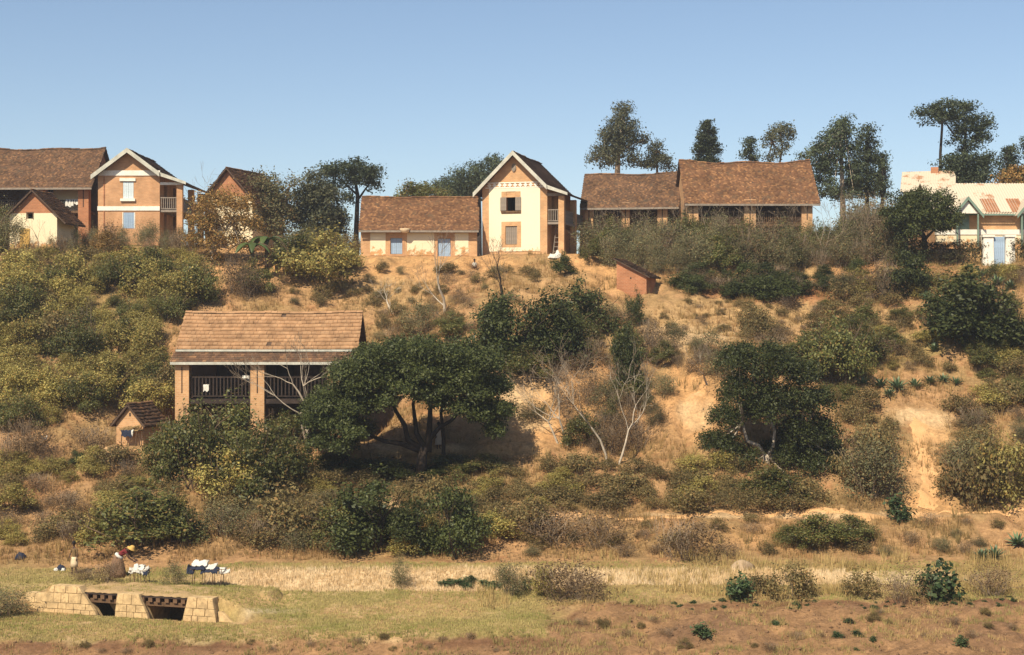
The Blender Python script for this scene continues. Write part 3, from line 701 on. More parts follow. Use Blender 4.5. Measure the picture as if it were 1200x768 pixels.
def shutter(parent, mat, x0, x1, y, z0, z1, name='shutter', planks=3):
    sh = MB().box(x0, x1, y, y+0.03, z0, z1).build(name, mat, parent)
    w_ = (x1-x0)/planks; me = MB().box(0.008, w_-0.008, -0.02, 0.0, 0.02, z1-z0-0.02).mesh('plank', mat)
    for i in range(planks):
        q = link('plank', me, sh); q.location = (x0+i*w_, y, z0)
    return sh
def balustrade(parent, x0, x1, y, z0, z1, mat, step=0.14, r=0.022, fl=0.06):
    m_ = MB().box(x0, x1, y-0.04, y+0.04, z1-0.07, z1).build('balustrade', mat, parent); boxo('bottom_rail', mat, m_, x0, x1, y-0.03, y+0.03, z0+fl, z0+fl+0.06)
    k = max(2, int((x1-x0)/step)); me = MB().box(-r, r, -r, r, 0, z1-z0-0.13-fl).mesh('baluster', mat)
    for i in range(k):
        q = link('baluster', me, m_); q.location = (x0+(i+0.5)*(x1-x0)/k, y, z0+fl+0.06)
    return m_
def frame(parent, mat, x0, x1, y, z0, z1, w_=0.12, d=0.04, name='window', sill=None, bottom=True):
    mb = MB().box(x0-w_, x0, y-d, y+0.02, z0, z1).box(x1, x1+w_, y-d, y+0.02, z0, z1).box(x0-w_, x1+w_, y-d-0.003, y+0.02, z1, z1+w_)
    if bottom: mb.box(x0-w_-0.04, x1+w_+0.04, y-d-0.05, y+0.02, z0-w_, z0)
    return mb.build(name, mat, parent)

# ---- two-storey gable-fronted houses with a gallery along the right side
def gable_house(root, W, H, A, D, EL, ex, VW, VE, brick, panel, tile, trimmat, up_win, low_win, bands, railmat, seed, barge2=None, floorz=2.35, over=0.55):
    """W width, H wall height, A apex height, D depth; EL/ex left eave drop; VW gallery width; VE gallery eave height"""
    h = W/2
    pitch = (A-H)/h
    holes = [up_win[:4], low_win[:4]]
    fw = wall_holes(MB(), -h, h, -0.6, H, 0, 0.32, holes)
    fw.build('wall', brick, root)
    g = MB().prism([(-h, H), (h, H), (0, A-0.12)], 0.0, 0.32).build('gable', brick, root)
    boxo('wall', brick, root, -h, -h+0.32, 0.323, D-0.323, -0.6, H)
    boxo('wall', brick, root, -h, h, D-0.32, D, -0.6, H)
    sd = MB()
    # side wall with a door to the gallery
    for (a, b_) in ((0.323, 1.4), (2.3, 4.4), (5.3, D-0.323)): sd.box(h-0.32, h, a, b_, -0.6, H)
    sd.box(h-0.32, h, 1.4, 2.3, floorz+2.0, H); sd.box(h-0.32, h, 4.4, 5.3, floorz+2.0, H)
    sd.build('wall', brick, root)
    MB().prism([(-h, H), (h, H), (0, A-0.12)], D-0.32, D).build('gable', brick, root)
    boxo('floor', M_wood, root, -h+0.33, h-0.33, 0.33, D-0.33, floorz-0.15, floorz-0.02)
    # roof: main slopes run front to back; built with ridge along local x then turned
    rr = link('roof', None, root); rr.rotation_euler = (0, 0, R(90)); rr.location = (0, 0, 0)
    # after the turn: roof x -> depth, roof y -> -x
    f0, f1 = -over, D+0.4
    rr_name = 'roof'
    le = (h+ex, H-pitch*ex)
    roof_slope(rr, 'slope', tile, f0, f1, (0, A), le, seed=seed, sag=0.03, tw=0.2, th=0.22)
    roof_slope(rr, 'slope', tile, f0, f1, (0, A), (-h-0.05, H-pitch*0.05+0.02), seed=seed+1, sag=0.03, tw=0.2, th=0.22)
    roof_slope(rr, 'slope', tile, f0+0.15, f1, (-h+0.05, H-0.02), (-h-VW-0.35, VE), seed=seed+2, sag=0.02, tw=0.2, th=0.22)
    ridge_cap(rr, tile, f0, f1, 0, A+0.03, seed, 0.03)
    # bargeboards
    for sgn, x1_, z1_ in ((-1, -h-ex, H-pitch*ex), (1, h+0.1, H-pitch*0.1)):
        mb = MB(); a, b_ = Vector((0, 0, A+0.08)), Vector((x1_, 0, z1_+0.08)); wd = 0.34
        mb.add([(0, -over-0.06, A+0.1), (x1_, -over-0.06, z1_+0.1), (x1_, -over-0.06, z1_-wd+0.1), (0, -over-0.06, A-wd+0.1),
                (0, -over-0.01, A+0.1), (x1_, -over-0.01, z1_+0.1), (x1_, -over-0.01, z1_-wd+0.1), (0, -over-0.01, A-wd+0.1)],
               [(0, 3, 2, 1), (4, 5, 6, 7), (0, 1, 5, 4), (3, 7, 6, 2), (1, 2, 6, 5), (0, 4, 7, 3)])
        mb.build('bargeboard', trimmat, root)
    x1_, z1_ = h+VW+0.35, VE; x0_, z0_ = h+0.1, H-pitch*0.1
    mb = MB().add([(x0_, -over+0.09, z0_+0.1), (x1_, -over+0.09, z1_+0.08), (x1_, -over+0.09, z1_-0.12), (x0_, -over+0.09, z0_-0.18),
              (x0_, -over+0.14, z0_+0.1), (x1_, -over+0.14, z1_+0.08), (x1_, -over+0.14, z1_-0.12), (x0_, -over+0.14, z0_-0.18)],
             [(0, 3, 2, 1), (4, 5, 6, 7), (0, 1, 5, 4), (3, 7, 6, 2), (1, 2, 6, 5), (0, 4, 7, 3)])
    mb.build('bargeboard', trimmat, root)
    # gable infill lining under the boards
    # gallery
    pw = 0.42
    for yy in (0.0, D*0.5, D-pw):
        pz = VE-0.12
        pl = MB().box(h+VW-pw, h+VW, yy, yy+pw, -0.6, pz).build('pillar', brick, root)
    boxo('gallery_floor', M_woodg, root, h+0.003, h+VW-0.02, 0.06, D-0.05, floorz-0.16, floorz)
    boxo('gallery_beam', M_white if panel is None else M_woodg, root, h+0.003, h+VW, 0.05, 0.2, VE-0.11, VE+0.08)
    balustrade(root, h+0.02, h+VW-pw, 0.12, floorz, floorz+0.92, railmat)
    bl = balustrade(root, 0, D*0.5-pw, 0, floorz, floorz+0.92, railmat); bl.rotation_euler = (0, 0, R(90)); bl.location = (h+VW-0.2, pw, 0)
    bl = balustrade(root, 0, D*0.5-pw-0.1, 0, floorz, floorz+0.92, railmat); bl.rotation_euler = (0, 0, R(90)); bl.location = (h+VW-0.2, D*0.5+pw, 0)
    return root

# ---- tower house
t1 = thing('two_storey_house', 'cream plastered two-storey house with steep gable, brick corners and right-hand gallery', 'house', (P(603, 298, 112).x, 112, 15.5), R(-15))
gable_house(t1, 4.9, 5.0, 7.45, 7.6, 0, 0.55, 1.25, 4.35, M_bricky, True, M_tiled, M_trim,
            (-0.62, 0.10, 3.2, 4.2), (-0.68, 0.2, 0.75, 2.1), (), M_woodg, 3)
# plaster field between brick corners, cut round the windows
pl = wall_holes(MB(), -1.93, 1.93, 0.25, 4.86, -0.035, -0.003, [(-0.98, 0.46, 3.0, 4.62), (-0.98, 0.5, 0.55, 2.42)])
pl.build('plaster_panel', M_plastw, t1)
mbx = MB()
for (a, b_, c, d) in ((-0.98, -0.62, 3.0, 4.62), (0.10, 0.46, 3.0, 4.62), (-0.62, 0.10, 4.2, 4.3), (-0.62, 0.10, 3.0, 3.2)): mbx.box(a, b_, -0.045, -0.003, c, d)
w1 = mbx.build('window', M_bricky, t1); w1['label'] = 'open upper window with grey shutters folded back'
shutter(w1, M_woodg, -1.06, -0.6, -0.09, 3.22, 4.2); shutter(w1, M_woodg, 0.08, 0.5, -0.09, 3.22, 4.2)
boxo('sill', M_woodm, w1, -1.0, 0.5, -0.13, -0.046, 3.08, 3.2)
mbx = MB()
for (a, b_, c, d) in ((-0.98, -0.68, 0.55, 2.42), (0.2, 0.5, 0.55, 2.42), (-0.68, 0.2, 2.1, 2.42), (-0.68, 0.2, 0.55, 0.75)): mbx.box(a, b_, -0.045, -0.003, c, d)
w2 = mbx.build('window', M_bricky, t1); shutter(w2, M_woodg, -0.67, -0.24, 0.05, 0.76, 2.09); shutter(w2, M_woodg, -0.235, 0.19, 0.05, 0.76, 2.09)
# lattice frieze of white diamonds
fz = boxo('frieze', M_white, t1, -2.2, 2.3, -0.05, -0.004, 4.87, 4.95); boxo('frieze', M_white, t1, -2.1, 2.2, -0.05, -0.004, 5.23, 5.3)
dm = MB().add([(0.17, -0.045, 0), (0, -0.045, 0.15), (-0.17, -0.045, 0), (0, -0.045, -0.15), (0.17, -0.004, 0), (0, -0.004, 0.15), (-0.17, -0.004, 0), (0, -0.004, -0.15)],
              [(0, 1, 2, 3), (0, 4, 5, 1), (1, 5, 6, 2), (2, 6, 7, 3), (3, 7, 4, 0)]).mesh('diamond', M_white)
for i in range(11):
    q = link('diamond', dm, fz); q.location = (-1.9+i*0.39, 0, 5.09)
vt = MB().lathe([(0.24, -0.05), (0.24, 0.04), (0.19, 0.05), (0.19, 0.02)], 14).build('gable_vent', M_woodg, t1); vt.rotation_euler = (R(90), 0, 0); vt.location = (-0.05, -0.03, 6.35); vt.scale = (0.7, 1.25, 1)
# ladder in the gallery
lad = thing('ladder', 'wooden ladder leaning inside the gallery of the cream house', 'ladder', t1.location+Vector((2.95, -0.45, 0.0)), R(-15))
for x_ in (-0.17, 0.17): MB().tube([(x_, 0.0, 0), (x_+0.1, 0.7, 2.2)], 0.03, 5).build('rail', M_woodg, lad)
rm = MB().box(-0.17, 0.17, -0.02, 0.02, -0.02, 0.02).mesh('rung', M_woodg)
for i in range(6):
    q = link('rung', rm, lad); f_ = (i+0.7)/6.5; q.location = (0.1*f_, 0.7*f_, 2.2*f_)

# ---- brick house
t2 = thing('two_storey_house', 'orange brick two-storey house with white bands and pale blue shutters', 'house', (P(151, 288, 112).x, 112, 16.1), R(0))
zc = lambda py: CAMZ-(py-384)/F*112-16.1
gable_house(t2, 4.5, zc(203), zc(176), 7.8, 0, 0.38, 1.65, zc(215), M_brick, None, M_tiled, M_trim,
            (-0.43, 0.35, zc(233), zc(213)), (-0.4, 0.4, zc(268), zc(249)), (), M_woodg, 9, floorz=zc(246))
boxo('band', M_white, t2, -2.2, 2.28, -0.06, -0.004, zc(206), zc(200)); boxo('band', M_white, t2, -2.28, 2.26, -0.06, -0.004, zc(247), zc(242))
w1 = boxo('window', M_white, t2, -0.66, 0.5, -0.09, -0.004, zc(212.5), zc(209)); boxo('sill', M_white, w1, -0.6, 0.48, -0.14, -0.004, zc(236), zc(233))
shutter(w1, M_pblue, -0.42, -0.045, 0.03, zc(233), zc(213)); shutter(w1, M_pblue, -0.035, 0.34, 0.03, zc(233), zc(213))
w2 = MB().box(-0.46, -0.4, -0.02, 0.1, zc(268), zc(249)).box(0.4, 0.46, -0.02, 0.1, zc(268), zc(249)).build('window', M_white, t2)
shutter(w2, M_blue, -0.39, -0.005, 0.03, zc(268), zc(249)); shutter(w2, M_blue, 0.005, 0.39, 0.03, zc(268), zc(249))
boxo('downpipe', M_brickr, t2, -1.84, -1.77, -0.05, -0.003, 0, zc(207))

# ---- houses with the ridge along the front
def long_house(root, W, D, H, A, tile, wallmat, seed, oe=0.45, og=0.35, sag=0.06, front='wall', holes=(), pillars=(), pw=0.6, floorz=2.4, vd=1.6, railmat=None, storeys=2, skew=0.0, pillarmat=None, trim=True, tw=0.14, th=0.15, deck=True):
    h = W/2; mid = D/2
    pitch = (A-H)/mid
    y_f = 0 if front == 'wall' else vd
    wall_holes(MB(), -h, h, -0.6, H if front == 'wall' else H+pitch*vd-0.15, y_f, y_f+0.35, holes).build('wall', wallmat if front == 'wall' else M_mudshade, root)
    for sx in (-1, 1):
        a, b_ = (-h, -h+0.33) if sx < 0 else (h-0.33, h)
        q0 = y_f+0.353
        poly = [(q0, -0.6), (D-0.353, -0.6), (D-0.353, H+0.353*pitch-0.1), (mid, A-0.14), (q0, H+q0*pitch-0.14 if q0 < mid else A-0.14)]
        MB().prismx(poly, a, b_).build('wall', wallmat, root)
    boxo('wall', wallmat, root, -h, h, D-0.35, D, -0.6, H)
    roof = link('roof', None, root)
    roof_slope(roof, 'slope', tile, -h-og, h+og, (mid, A), (-oe, H-oe*pitch), seed=seed, sag=sag, tw=tw, th=th)
    roof_slope(roof, 'slope', tile, -h-og, h+og, (mid, A), (D+oe, H-oe*pitch), seed=seed+1, sag=sag, tw=tw*1.6, th=th*1.4)
    ridge_cap(roof, tile, -h-og, h+og, mid, A+0.03, seed, sag)
    if trim: boxo('eaves_board', M_woodg, root, -h-og, h+og, -oe-0.035, -oe+0.0, H-oe*pitch-0.16, H-oe*pitch-0.02)
    for (px_, w_) in pillars:
        pil = boxo('pillar', pillarmat or wallmat, root, px_-w_/2, px_+w_/2, 0.0, w_*0.8, -0.6, H-0.02)
        boxo('slot', M_wood, pil, px_-0.035, px_+0.035, -0.006, 0.05, floorz+0.25, H-0.3)
    return pitch
# far left
YL = 114.0; zc = lambda py, Y=YL, b_=16.2: CAMZ-(py-384)/F*Y-b_
t3 = thing('long_house', 'long two-storey house with sagging dark tile roof and brick gallery pillars', 'house', (P(20, 290, YL).x, YL, 16.2), R(-1))
xl = lambda px: (px-20)/F*YL
long_house(t3, 10.9, 6.4, zc(213.5), zc(174, 117.2), M_tiled, M_brickr, 21, oe=0.5, og=0.25, sag=0.12, front='gallery',
           pillars=[(xl(47), 0.78), (xl(98), 0.78), (xl(-20), 0.7), (xl(-60), 0.7)], floorz=zc(247), vd=1.7)
boxo('gallery_floor', M_woodm, t3, -5.3, 5.3, 0.1, 1.69, zc(247)-0.18, zc(247))
for a, b_ in ((-60, -20), (-20, 47), (47, 98)): balustrade(t3, xl(a)+0.4, xl(b_)-0.4, 0.2, zc(247), zc(247)+0.8, M_wood)
boxo('door', M_wood, t3, 1.0, 1.9, 1.62, 1.695, zc(247), zc(247)+1.9); boxo('plaster_panel', M_plast, t3, 2.2, 4.8, 1.65, 1.697, zc(247), zc(218))
lb = thing('laundry', 'white cloths hung over the gallery rail of the dark-roofed long house', 'laundry', t3.location+Vector((xl(84), 0.14, zc(246.8)+0.8)))
def drape(parent, name, mat, x0, x1, dz0, dz1, seed, thick=0.05):
    rg = np.random.default_rng(seed); k = 8; V = []; Fq = []
    rows = [(-thick-0.02, -dz0), (-thick, -dz0*0.5), (-thick, 0.0), (0, 0.05), (thick, 0.0), (thick, -dz1*0.5), (thick+0.02, -dz1)]
    for i in range(k+1):
        x = x0+(x1-x0)*i/k
        for j, (yy, z) in enumerate(rows): V.append((x+rg.normal()*0.015, yy+0.03*math.sin(i*2.1+seed)+rg.normal()*0.008, z*(1+0.15*math.sin(i*1.3+seed))))
    m_ = len(rows)
    for i in range(k):
        for j in range(m_-1): Fq.append((i*m_+j, (i+1)*m_+j, (i+1)*m_+j+1, i*m_+j+1))
    o = link(name, npmesh(name, V, Fq, mat, True), parent); return o
drape(lb, 'cloth', M_cwhite, -0.5, 0.1, 0.5, 0.3, 2); drape(lb, 'cloth', M_cwhite, 0.15, 0.6, 0.35, 0.3, 3)

# hut in front of it: gable to the camera
def small_gable(root, W, D, H, A, wallmat, gabmat, tile, seed, holes=(), oe=0.3, og=0.25):
    h = W/2; pitch = (A-H)/h
    wall_holes(MB(), -h, h, -0.5, H, 0, 0.2, holes).build('wall', wallmat, root)
    MB().prism([(-h, H+0.002), (h, H+0.002), (0, A-0.08)], 0.003, 0.2).build('gable', gabmat, root)
    boxo('wall', wallmat, root, -h, -h+0.2, 0.203, D-0.203, -0.5, H-0.05); boxo('wall', wallmat, root, h-0.2, h, 0.203, D-0.203, -0.5, H-0.05)
    boxo('wall', wallmat, root, -h, h, D-0.2, D, -0.5, H); MB().prism([(-h, H+0.002), (h, H+0.002), (0, A-0.08)], D-0.197, D-0.003).build('gable', gabmat, root)
    rr = link('roof', None, root); rr.rotation_euler = (0, 0, R(90))
    for sg_ in (-1, 1): roof_slope(rr, 'slope', tile, -og, D+og, (0, A), (sg_*(h+oe), H-pitch*oe), seed=seed+sg_, sag=0.03, tw=0.18, th=0.2, rough=2.0, miss=0.02)
    ridge_cap(rr, tile, -og, D+og, 0, A+0.03, seed, 0.03, 0.07)
YH = 106.0; zc = lambda py, Y=YH, b_=15.6: CAMZ-(py-384)/F*Y-b_
t4 = thing('brick_hut', 'small gabled hut with brick top and stained plaster walls below the long house', 'hut', (P(39, 292, YH).x, YH, 15.6), R(-6))
small_gable(t4, 3.4, 3.0, zc(250), zc(222.5), M_plast, M_brickr, M_tile, 31, [(-0.45, -0.03, zc(256.5), zc(246.5) if zc(246.5) < zc(250) else zc(250.0))], oe=0.75, og=0.3)
fr_ = MB().box(-0.5, -0.452, -0.03, 0.1, zc(257), zc(250)).box(-0.028, 0.02, -0.03, 0.1, zc(257), zc(250)).box(-0.5, 0.02, -0.04, 0.1, zc(249.5), zc(248.5)).build('window', M_woodm, t4)
boxo('door', M_straw, t4, -0.95, -0.25, -0.04, -0.003, 0, zc(268))

# long low house with pale blue shutters
YB = 111.0; zc = lambda py, Y=YB, b_=15.3: CAMZ-(py-384)/F*Y-b_; xb = lambda px: (px-491)/F*YB
t5 = thing('low_house', 'long low house with brown tile roof, worn cream panels and two blue shutters', 'house', (P(491, 303, YB).x, YB, 15.3), R(1.2))
hw1 = (xb(457.5), xb(471.5), zc(298), zc(279)); hw2 = (xb(513), xb(528), zc(303), zc(279.5))
long_house(t5, 8.4, 5.2, zc(264), zc(231, 113.6), M_tile, M_bricky, 41, oe=0.45, og=0.12, sag=0.05, holes=[hw1, hw2])
for a, b_ in ((434, 452), (477, 509), (533, 549)): boxo('plaster_panel', M_plast, t5, xb(a), xb(b_), -0.03, -0.003, 0.1, zc(273))
boxo('lintel', M_woodm, t5, -4.15, 4.15, -0.05, -0.004, zc(272), zc(268))
for hw in (hw1, hw2):
    w_ = frame(t5, M_brick, hw[0], hw[1], 0.0, max(hw[2], 0.05), hw[3], 0.14, 0.02)
    mdx = (hw[0]+hw[1])/2; shutter(w_, M_blue, hw[0]+0.01, mdx-0.005, 0.12, max(hw[2], 0)+0.01, hw[3]-0.01); shutter(w_, M_blue, mdx+0.005, hw[1]-0.01, 0.12, max(hw[2], 0)+0.01, hw[3]-0.01)
bs = thing('hanging_basket', 'pale straw basket hung under the eaves of the low house', 'basket', t5.location+Vector((xb(475), -0.5, zc(272))))
MB().lathe([(0.12, -0.12), (0.26, -0.05), (0.36, 0.12), (0.38, 0.2), (0.34, 0.21)], 12, sy=0.7).build('bowl', M_ccream, bs, True); MB().tube([(0, 0, 0.1), (0.05, 0.1, 0.45)], 0.015, 5).build('cord', M_wood, bs)

# pair of long houses on the right
YC = 116.5; zc = lambda py, Y=YC, b_=15.6: CAMZ-(py-384)/F*Y-b_; xc = lambda px: (px-738)/F*YC
t6 = thing('long_house', 'long house with mottled brown tile roof half hidden by scrub next to the cream house', 'house', (P(738, 300, YC).x, YC, 15.6), R(-9))
long_house(t6, 6.9, 5.6, zc(237), zc(203.5, 119.3), M_tiled, M_bricky, 51, oe=0.5, og=0.3, sag=0.1, front='gallery', pillars=[(xc(690), 0.6), (xc(776), 0.75), (xc(733), 0.6)], vd=1.3, floorz=2.2)
boxo('plaster_panel', M_plast, t6, -3.3, 3.3, 1.26, 1.297, 0.1, 2.1)
YC = 112.0; xc = lambda px: (px-881)/F*YC
t7 = thing('long_house', 'tall long house with orange-edged brown tile roof and square plastered pillars', 'house', (P(881, 300, YC).x, YC, 15.6), R(0.5))
long_house(t7, 9.4, 7.0, zc(233.5, YC), zc(189, 115.5), M_tile, M_bricky, 61, oe=0.4, og=0.22, sag=0.16, front='gallery', pillars=[(xc(812), 0.8), (xc(879), 0.85), (xc(946), 0.8)], vd=1.5, floorz=zc(262, YC))
boxo('gallery_floor', M_woodm, t7, -4.6, 4.6, 0.1, 1.49, zc(262, YC)-0.2, zc(262, YC))
for a, b_ in ((812, 879), (879, 946)): balustrade(t7, xc(a)+0.42, xc(b_)-0.42, 0.2, zc(262, YC), zc(262, YC)+0.9, M_woodm)
for px_ in (812, 879, 946): boxo('capital', M_plastw, t7, xc(px_)-0.44, xc(px_)+0.44, -0.05, 0.66, zc(241, YC), zc(236.5, YC))

# brick gable behind the orange tree
YG = 119.0; zc = lambda py, Y=YG, b_=16.0: CAMZ-(py-384)/F*Y-b_
t8 = thing('gabled_house', 'brick house with peaked brown roof rising behind the orange-leaved tree', 'house', (P(268, 290, YG).x, YG, 16.0), R(-20))
t8.location.z = float(hz(t8.location.x, YG)); small_gable(t8, 4.2, 5.0, zc(232), zc(198), M_plast, M_brickr, M_tile, 71, oe=0.6, og=0.4)

# ---- house on the slope with gallery
YS = 81.0; Z7 = 4.05; zc = lambda py, Y=YS: CAMZ-(py-384)/F*Y-Z7; xq = lambda px, Y=YS: (px-304)/F*Y
t9 = thing('gallery_house', 'two-storey house on the slope with pale tiled roof and dark railed gallery', 'house', (P(304, 520, YS).x, YS, Z7), R(0))
Hq = zc(423); D9 = 6.6; A9 = zc(366.5, 84.2)
x0h, x1h = xq(206), xq(400)+0.35
flz = zc(468)
# main walls behind the gallery
dh = [(-2.6, -1.7, flz, flz+2.0), (0.6, 1.6, flz, flz+2.0), (-1.2, -0.4, flz+0.9, flz+1.9), (-2.8, -1.9, 0, 1.95), (1.0, 1.8, 0.8, 1.8)]
wall_holes(MB(), x0h, x1h, -0.6, Hq+1.1, 1.75, 2.1, dh).build('wall', M_mudshade, t9)
for d_ in dh[:2]+dh[3:4]: boxo('door', M_wood, t9, d_[0]+0.02, d_[1]-0.02, 1.95, 2.0, d_[2], d_[3]-0.02)
for a, b_ in ((x0h, x0h+0.35), (x1h-0.35, x1h)):
    MB().prismx([(2.103, -0.6), (D9-0.353, -0.6), (D9-0.353, Hq+0.2), (3.2, A9-0.15), (2.103, Hq+1.15)], a, b_).build('wall', M_brickr, t9)
boxo('wall', M_brickr, t9, x0h, x1h, D9-0.35, D9, -0.6, Hq)
rf = link('roof', None, t9); rx0, rx1 = x0h-0.25, x1h+0.45
zst = zc(409.5, 80.9+0.6)
roof_slope(rf, 'slope', M_tilep, rx0+0.1, rx1, (3.2, A9), (0.68, zst), seed=81, sag=0.04, tw=0.24, th=0.3, thick=0.09, rough=1.3, lift=0.07)
roof_slope(rf, 'slope', M_tiled, rx0, rx1, (0.95, zst-0.02), (-0.2, Hq-0.05), seed=82, sag=0.03, tw=0.2, th=0.2, thick=0.07)
roof_slope(rf, 'slope', M_tilep, rx0+0.1, rx1, (3.2, A9), (D9+0.4, Hq-0.3), seed=83, sag=0.04, tw=0.3, th=0.35, thick=0.09)
ridge_cap(rf, M_tilep, rx0+0.1, rx1, 3.2, A9+0.04, 5, 0.04, 0.11)
boxo('eaves_board', M_trim, t9, rx0, rx1, -0.25, -0.21, Hq-0.2, Hq-0.06); boxo('eaves_board', M_trim, t9, rx0+0.1, rx1, 0.62, 0.66, zst-0.12, zst-0.015)
for pxc in (213.2, 301.5, 392.0):
    a, b_ = xq(pxc)-0.365, xq(pxc)+0.365
    pil = boxo('pillar', M_bricky, t9, a, b_, 0, 0.62, -0.6, Hq-0.16); mdx = (a+b_)/2
    boxo('slot', M_wood, pil, mdx-0.03, mdx+0.03, -0.005, 0.04, zc(461), zc(430))
boxo('gallery_floor', M_wood, t9, x0h+0.05, x1h-0.05, 0.12, 1.74, flz-0.24, flz)
boxo('gallery_beam', M_wood, t9, x0h, x1h, 0.16, 0.34, Hq-0.15, Hq+0.02)
for a, b_ in ((213.2, 301.5), (301.5, 392)): balustrade(t9, xq(a)+0.37, xq(b_)-0.37, 0.25, flz, zc(441.5), M_wood, step=0.19, r=0.033, fl=0.12)
# low terrace wall along the front of its yard is earth; rags on the rail
rg1 = thing('rag', 'white and red rag laid over the gallery rail beside the middle pillar', 'cloth', t9.location+Vector((xq(288), 0.25, zc(441.5)+0.01)))
drape(rg1, 'cloth', M_cwhite, -0.22, 0.15, 0.1, 0.2, 5, 0.045)
rg2 = thing('rag', 'small white rag hanging low on the gallery balusters above the bushes', 'cloth', t9.location+Vector((xq(241), 0.19, zc(452))))
drape(rg2, 'cloth', M_cwhite, -0.13, 0.13, 0.3, 0.25, 8, 0.03)

# ---- small huts on the slope
zb = P(150, 522, 79.3).z; zc = lambda py, Y=79.3: CAMZ-(py-384)/F*Y-zb
t10 = thing('brick_hut', 'tiny ochre brick hut with peaked dark tile roof among bushes below the gallery house', 'hut', (P(152, 522, 79.3).x, 79.3, zb), R(-22))
small_gable(t10, 1.66, 1.7, zc(493), zc(473), M_bricky, M_bricky, M_tiled, 91, oe=0.25, og=0.2)
boxo('vent', M_wood, t10, -0.03, 0.07, -0.006, 0.05, zc(488), zc(484))
aw = thing('lean_to_shelter', 'low thatched stick shelter propped against the tiny brick hut', 'shelter', t10.location+Vector((0.15, -0.35, 0)), R(-22))
mb = MB(); rg = np.random.default_rng(3)
for i in range(60):
    x_ = rg.uniform(-0.55, 0.55); yy = rg.uniform(-0.15, 0.25); a = Vector((x_, yy, 0.86+0.12*(x_+0.5)+rg.normal()*0.03)); d = Vector((rg.normal()*0.3, -0.3, -0.12)); mb.tube([a-d*0.5, a+d*0.5], 0.018, 3)
mb.box(-0.55, 0.58, -0.2, 0.28, 0.78, 0.84)
mb.build('thatch', M_thatch, aw)
for (x_, y_) in ((-0.42, -0.15), (0.1, -0.17), (0.45, -0.13)): MB().tube([(x_-0.1, y_, -0.15), (x_, y_, 0.8)], 0.028, 5).build('post', M_woodm, aw)
drape(aw, 'cloth', M_cnavy, -0.4, 0.2, 0.3, 0.1, 4).location = (0, -0.2, 0.78)  # navy sheet stands in for the shadow under the thatch
drape(aw, 'cloth', M_cwhite, 0.22, 0.33, 0.25, 0.1, 7).location = (0, -0.2, 0.8)

YR = 101.0
pR = G(740, 349); t11 = thing('brick_hut', 'small red brick hut with one sloping roof on the bare slope', 'hut', (pR.x, pR.y, pR.z), R(-24))
s_ = pR.y/F
ww = 2.05; hL, hR = 44*s_, 24*s_
MB().prism([(-ww/2, -0.5), (ww/2, -0.5), (ww/2, hR), (-ww/2, hL)], 0, 1.9).build('wall', M_brickr, t11)
rr = link('roof', None, t11); rr.rotation_euler = (0, 0, R(90))
roof_slope(rr, 'slope', M_tiled, -0.2, 2.05, (ww/2+0.18, hL+0.16), (-ww/2-0.3, hR-0.02), seed=95, sag=0.02, rough=2, thick=0.08)
boxo('vent', M_wood, t11, -0.1, 0.0, -0.006, 0.05, 1.2, 1.32)

# ---- white tin-roofed house on the right
YW = 107.5; ZW = 15.7; zc = lambda py, Y=YW: CAMZ-(py-384)/F*Y-ZW; xw = lambda px: (px-1180)/F*YW
t12 = thing('tin_roofed_house', 'low house with white rust-streaked tin roof and green-trimmed porch gables', 'house', (P(1180, 290, YW).x, YW, ZW), R(0))
def tin_slope(parent, name, mat, x0, x1, ridge, eave, rib=0.19, amp=0.025):
    k = int((x1-x0)/rib*4); V = []
    for i in range(k+1):
        x = x0+(x1-x0)*i/k; o_ = amp*math.cos(i*math.pi/2)
        V += [(x, ridge[0], ridge[1]+o_), (x, eave[0], eave[1]+o_)]
    Fq = [(2*i, 2*i+1, 2*i+3, 2*i+2) for i in range(k)]
    return link(name, npmesh(name, V, Fq, mat, True), parent)
x0, x1 = xw(1092), xw(1330)
boxo('wall', M_bricky, t12, x0+0.4, x1, 0, 0.3, zc(290), zc(252)); boxo('wall', M_bricky, t12, x0+0.4, x0+0.7, 0.303, 6, zc(290), zc(252)); boxo('wall', M_bricky, t12, x0+0.4, x1, 6, 6.3, zc(290), zc(252))
MB().prismx([(0.3, zc(252)), (6, zc(252)), (3.15, zc(217))], x0+0.4, x0+0.7).build('gable', M_bricky, t12)
boxo('plinth', M_white, t12, x0+0.2, x1, -0.35, -0.004, zc(275.5), zc(269.5)); boxo('plinth', M_plast, t12, x0+0.25, x1, -0.3, -0.004, zc(292), zc(275.6))
rf = link('roof', None, t12)
er = (-0.5, zc(250.5, YW-0.5)); rgd = (3.15, zc(215, YW+3.15))
tin_slope(rf, 'slope', M_tin, x0, x1, rgd, er); tin_slope(rf, 'slope', M_tin, x0, x1, rgd, (6.8, er[1]))
f_ = lambda t: (rgd[0]+(er[0]-rgd[0])*t, rgd[1]+(er[1]-rgd[1])*t+0.035)
tin_slope(rf, 'roof_patch', M_rust, xw(1154), xw(1200), f_(0.53), f_(0.97))
tin_slope(rf, 'roof_patch', M_tin, xw(1170), xw(1184), (f_(0.53)[0], f_(0.53)[1]+0.03), (f_(0.98)[0], f_(0.98)[1]+0.03))
boxo('eaves_board', M_green, t12, x0, x1, er[0]-0.05, er[0]-0.01, er[1]-0.13, er[1]-0.028)
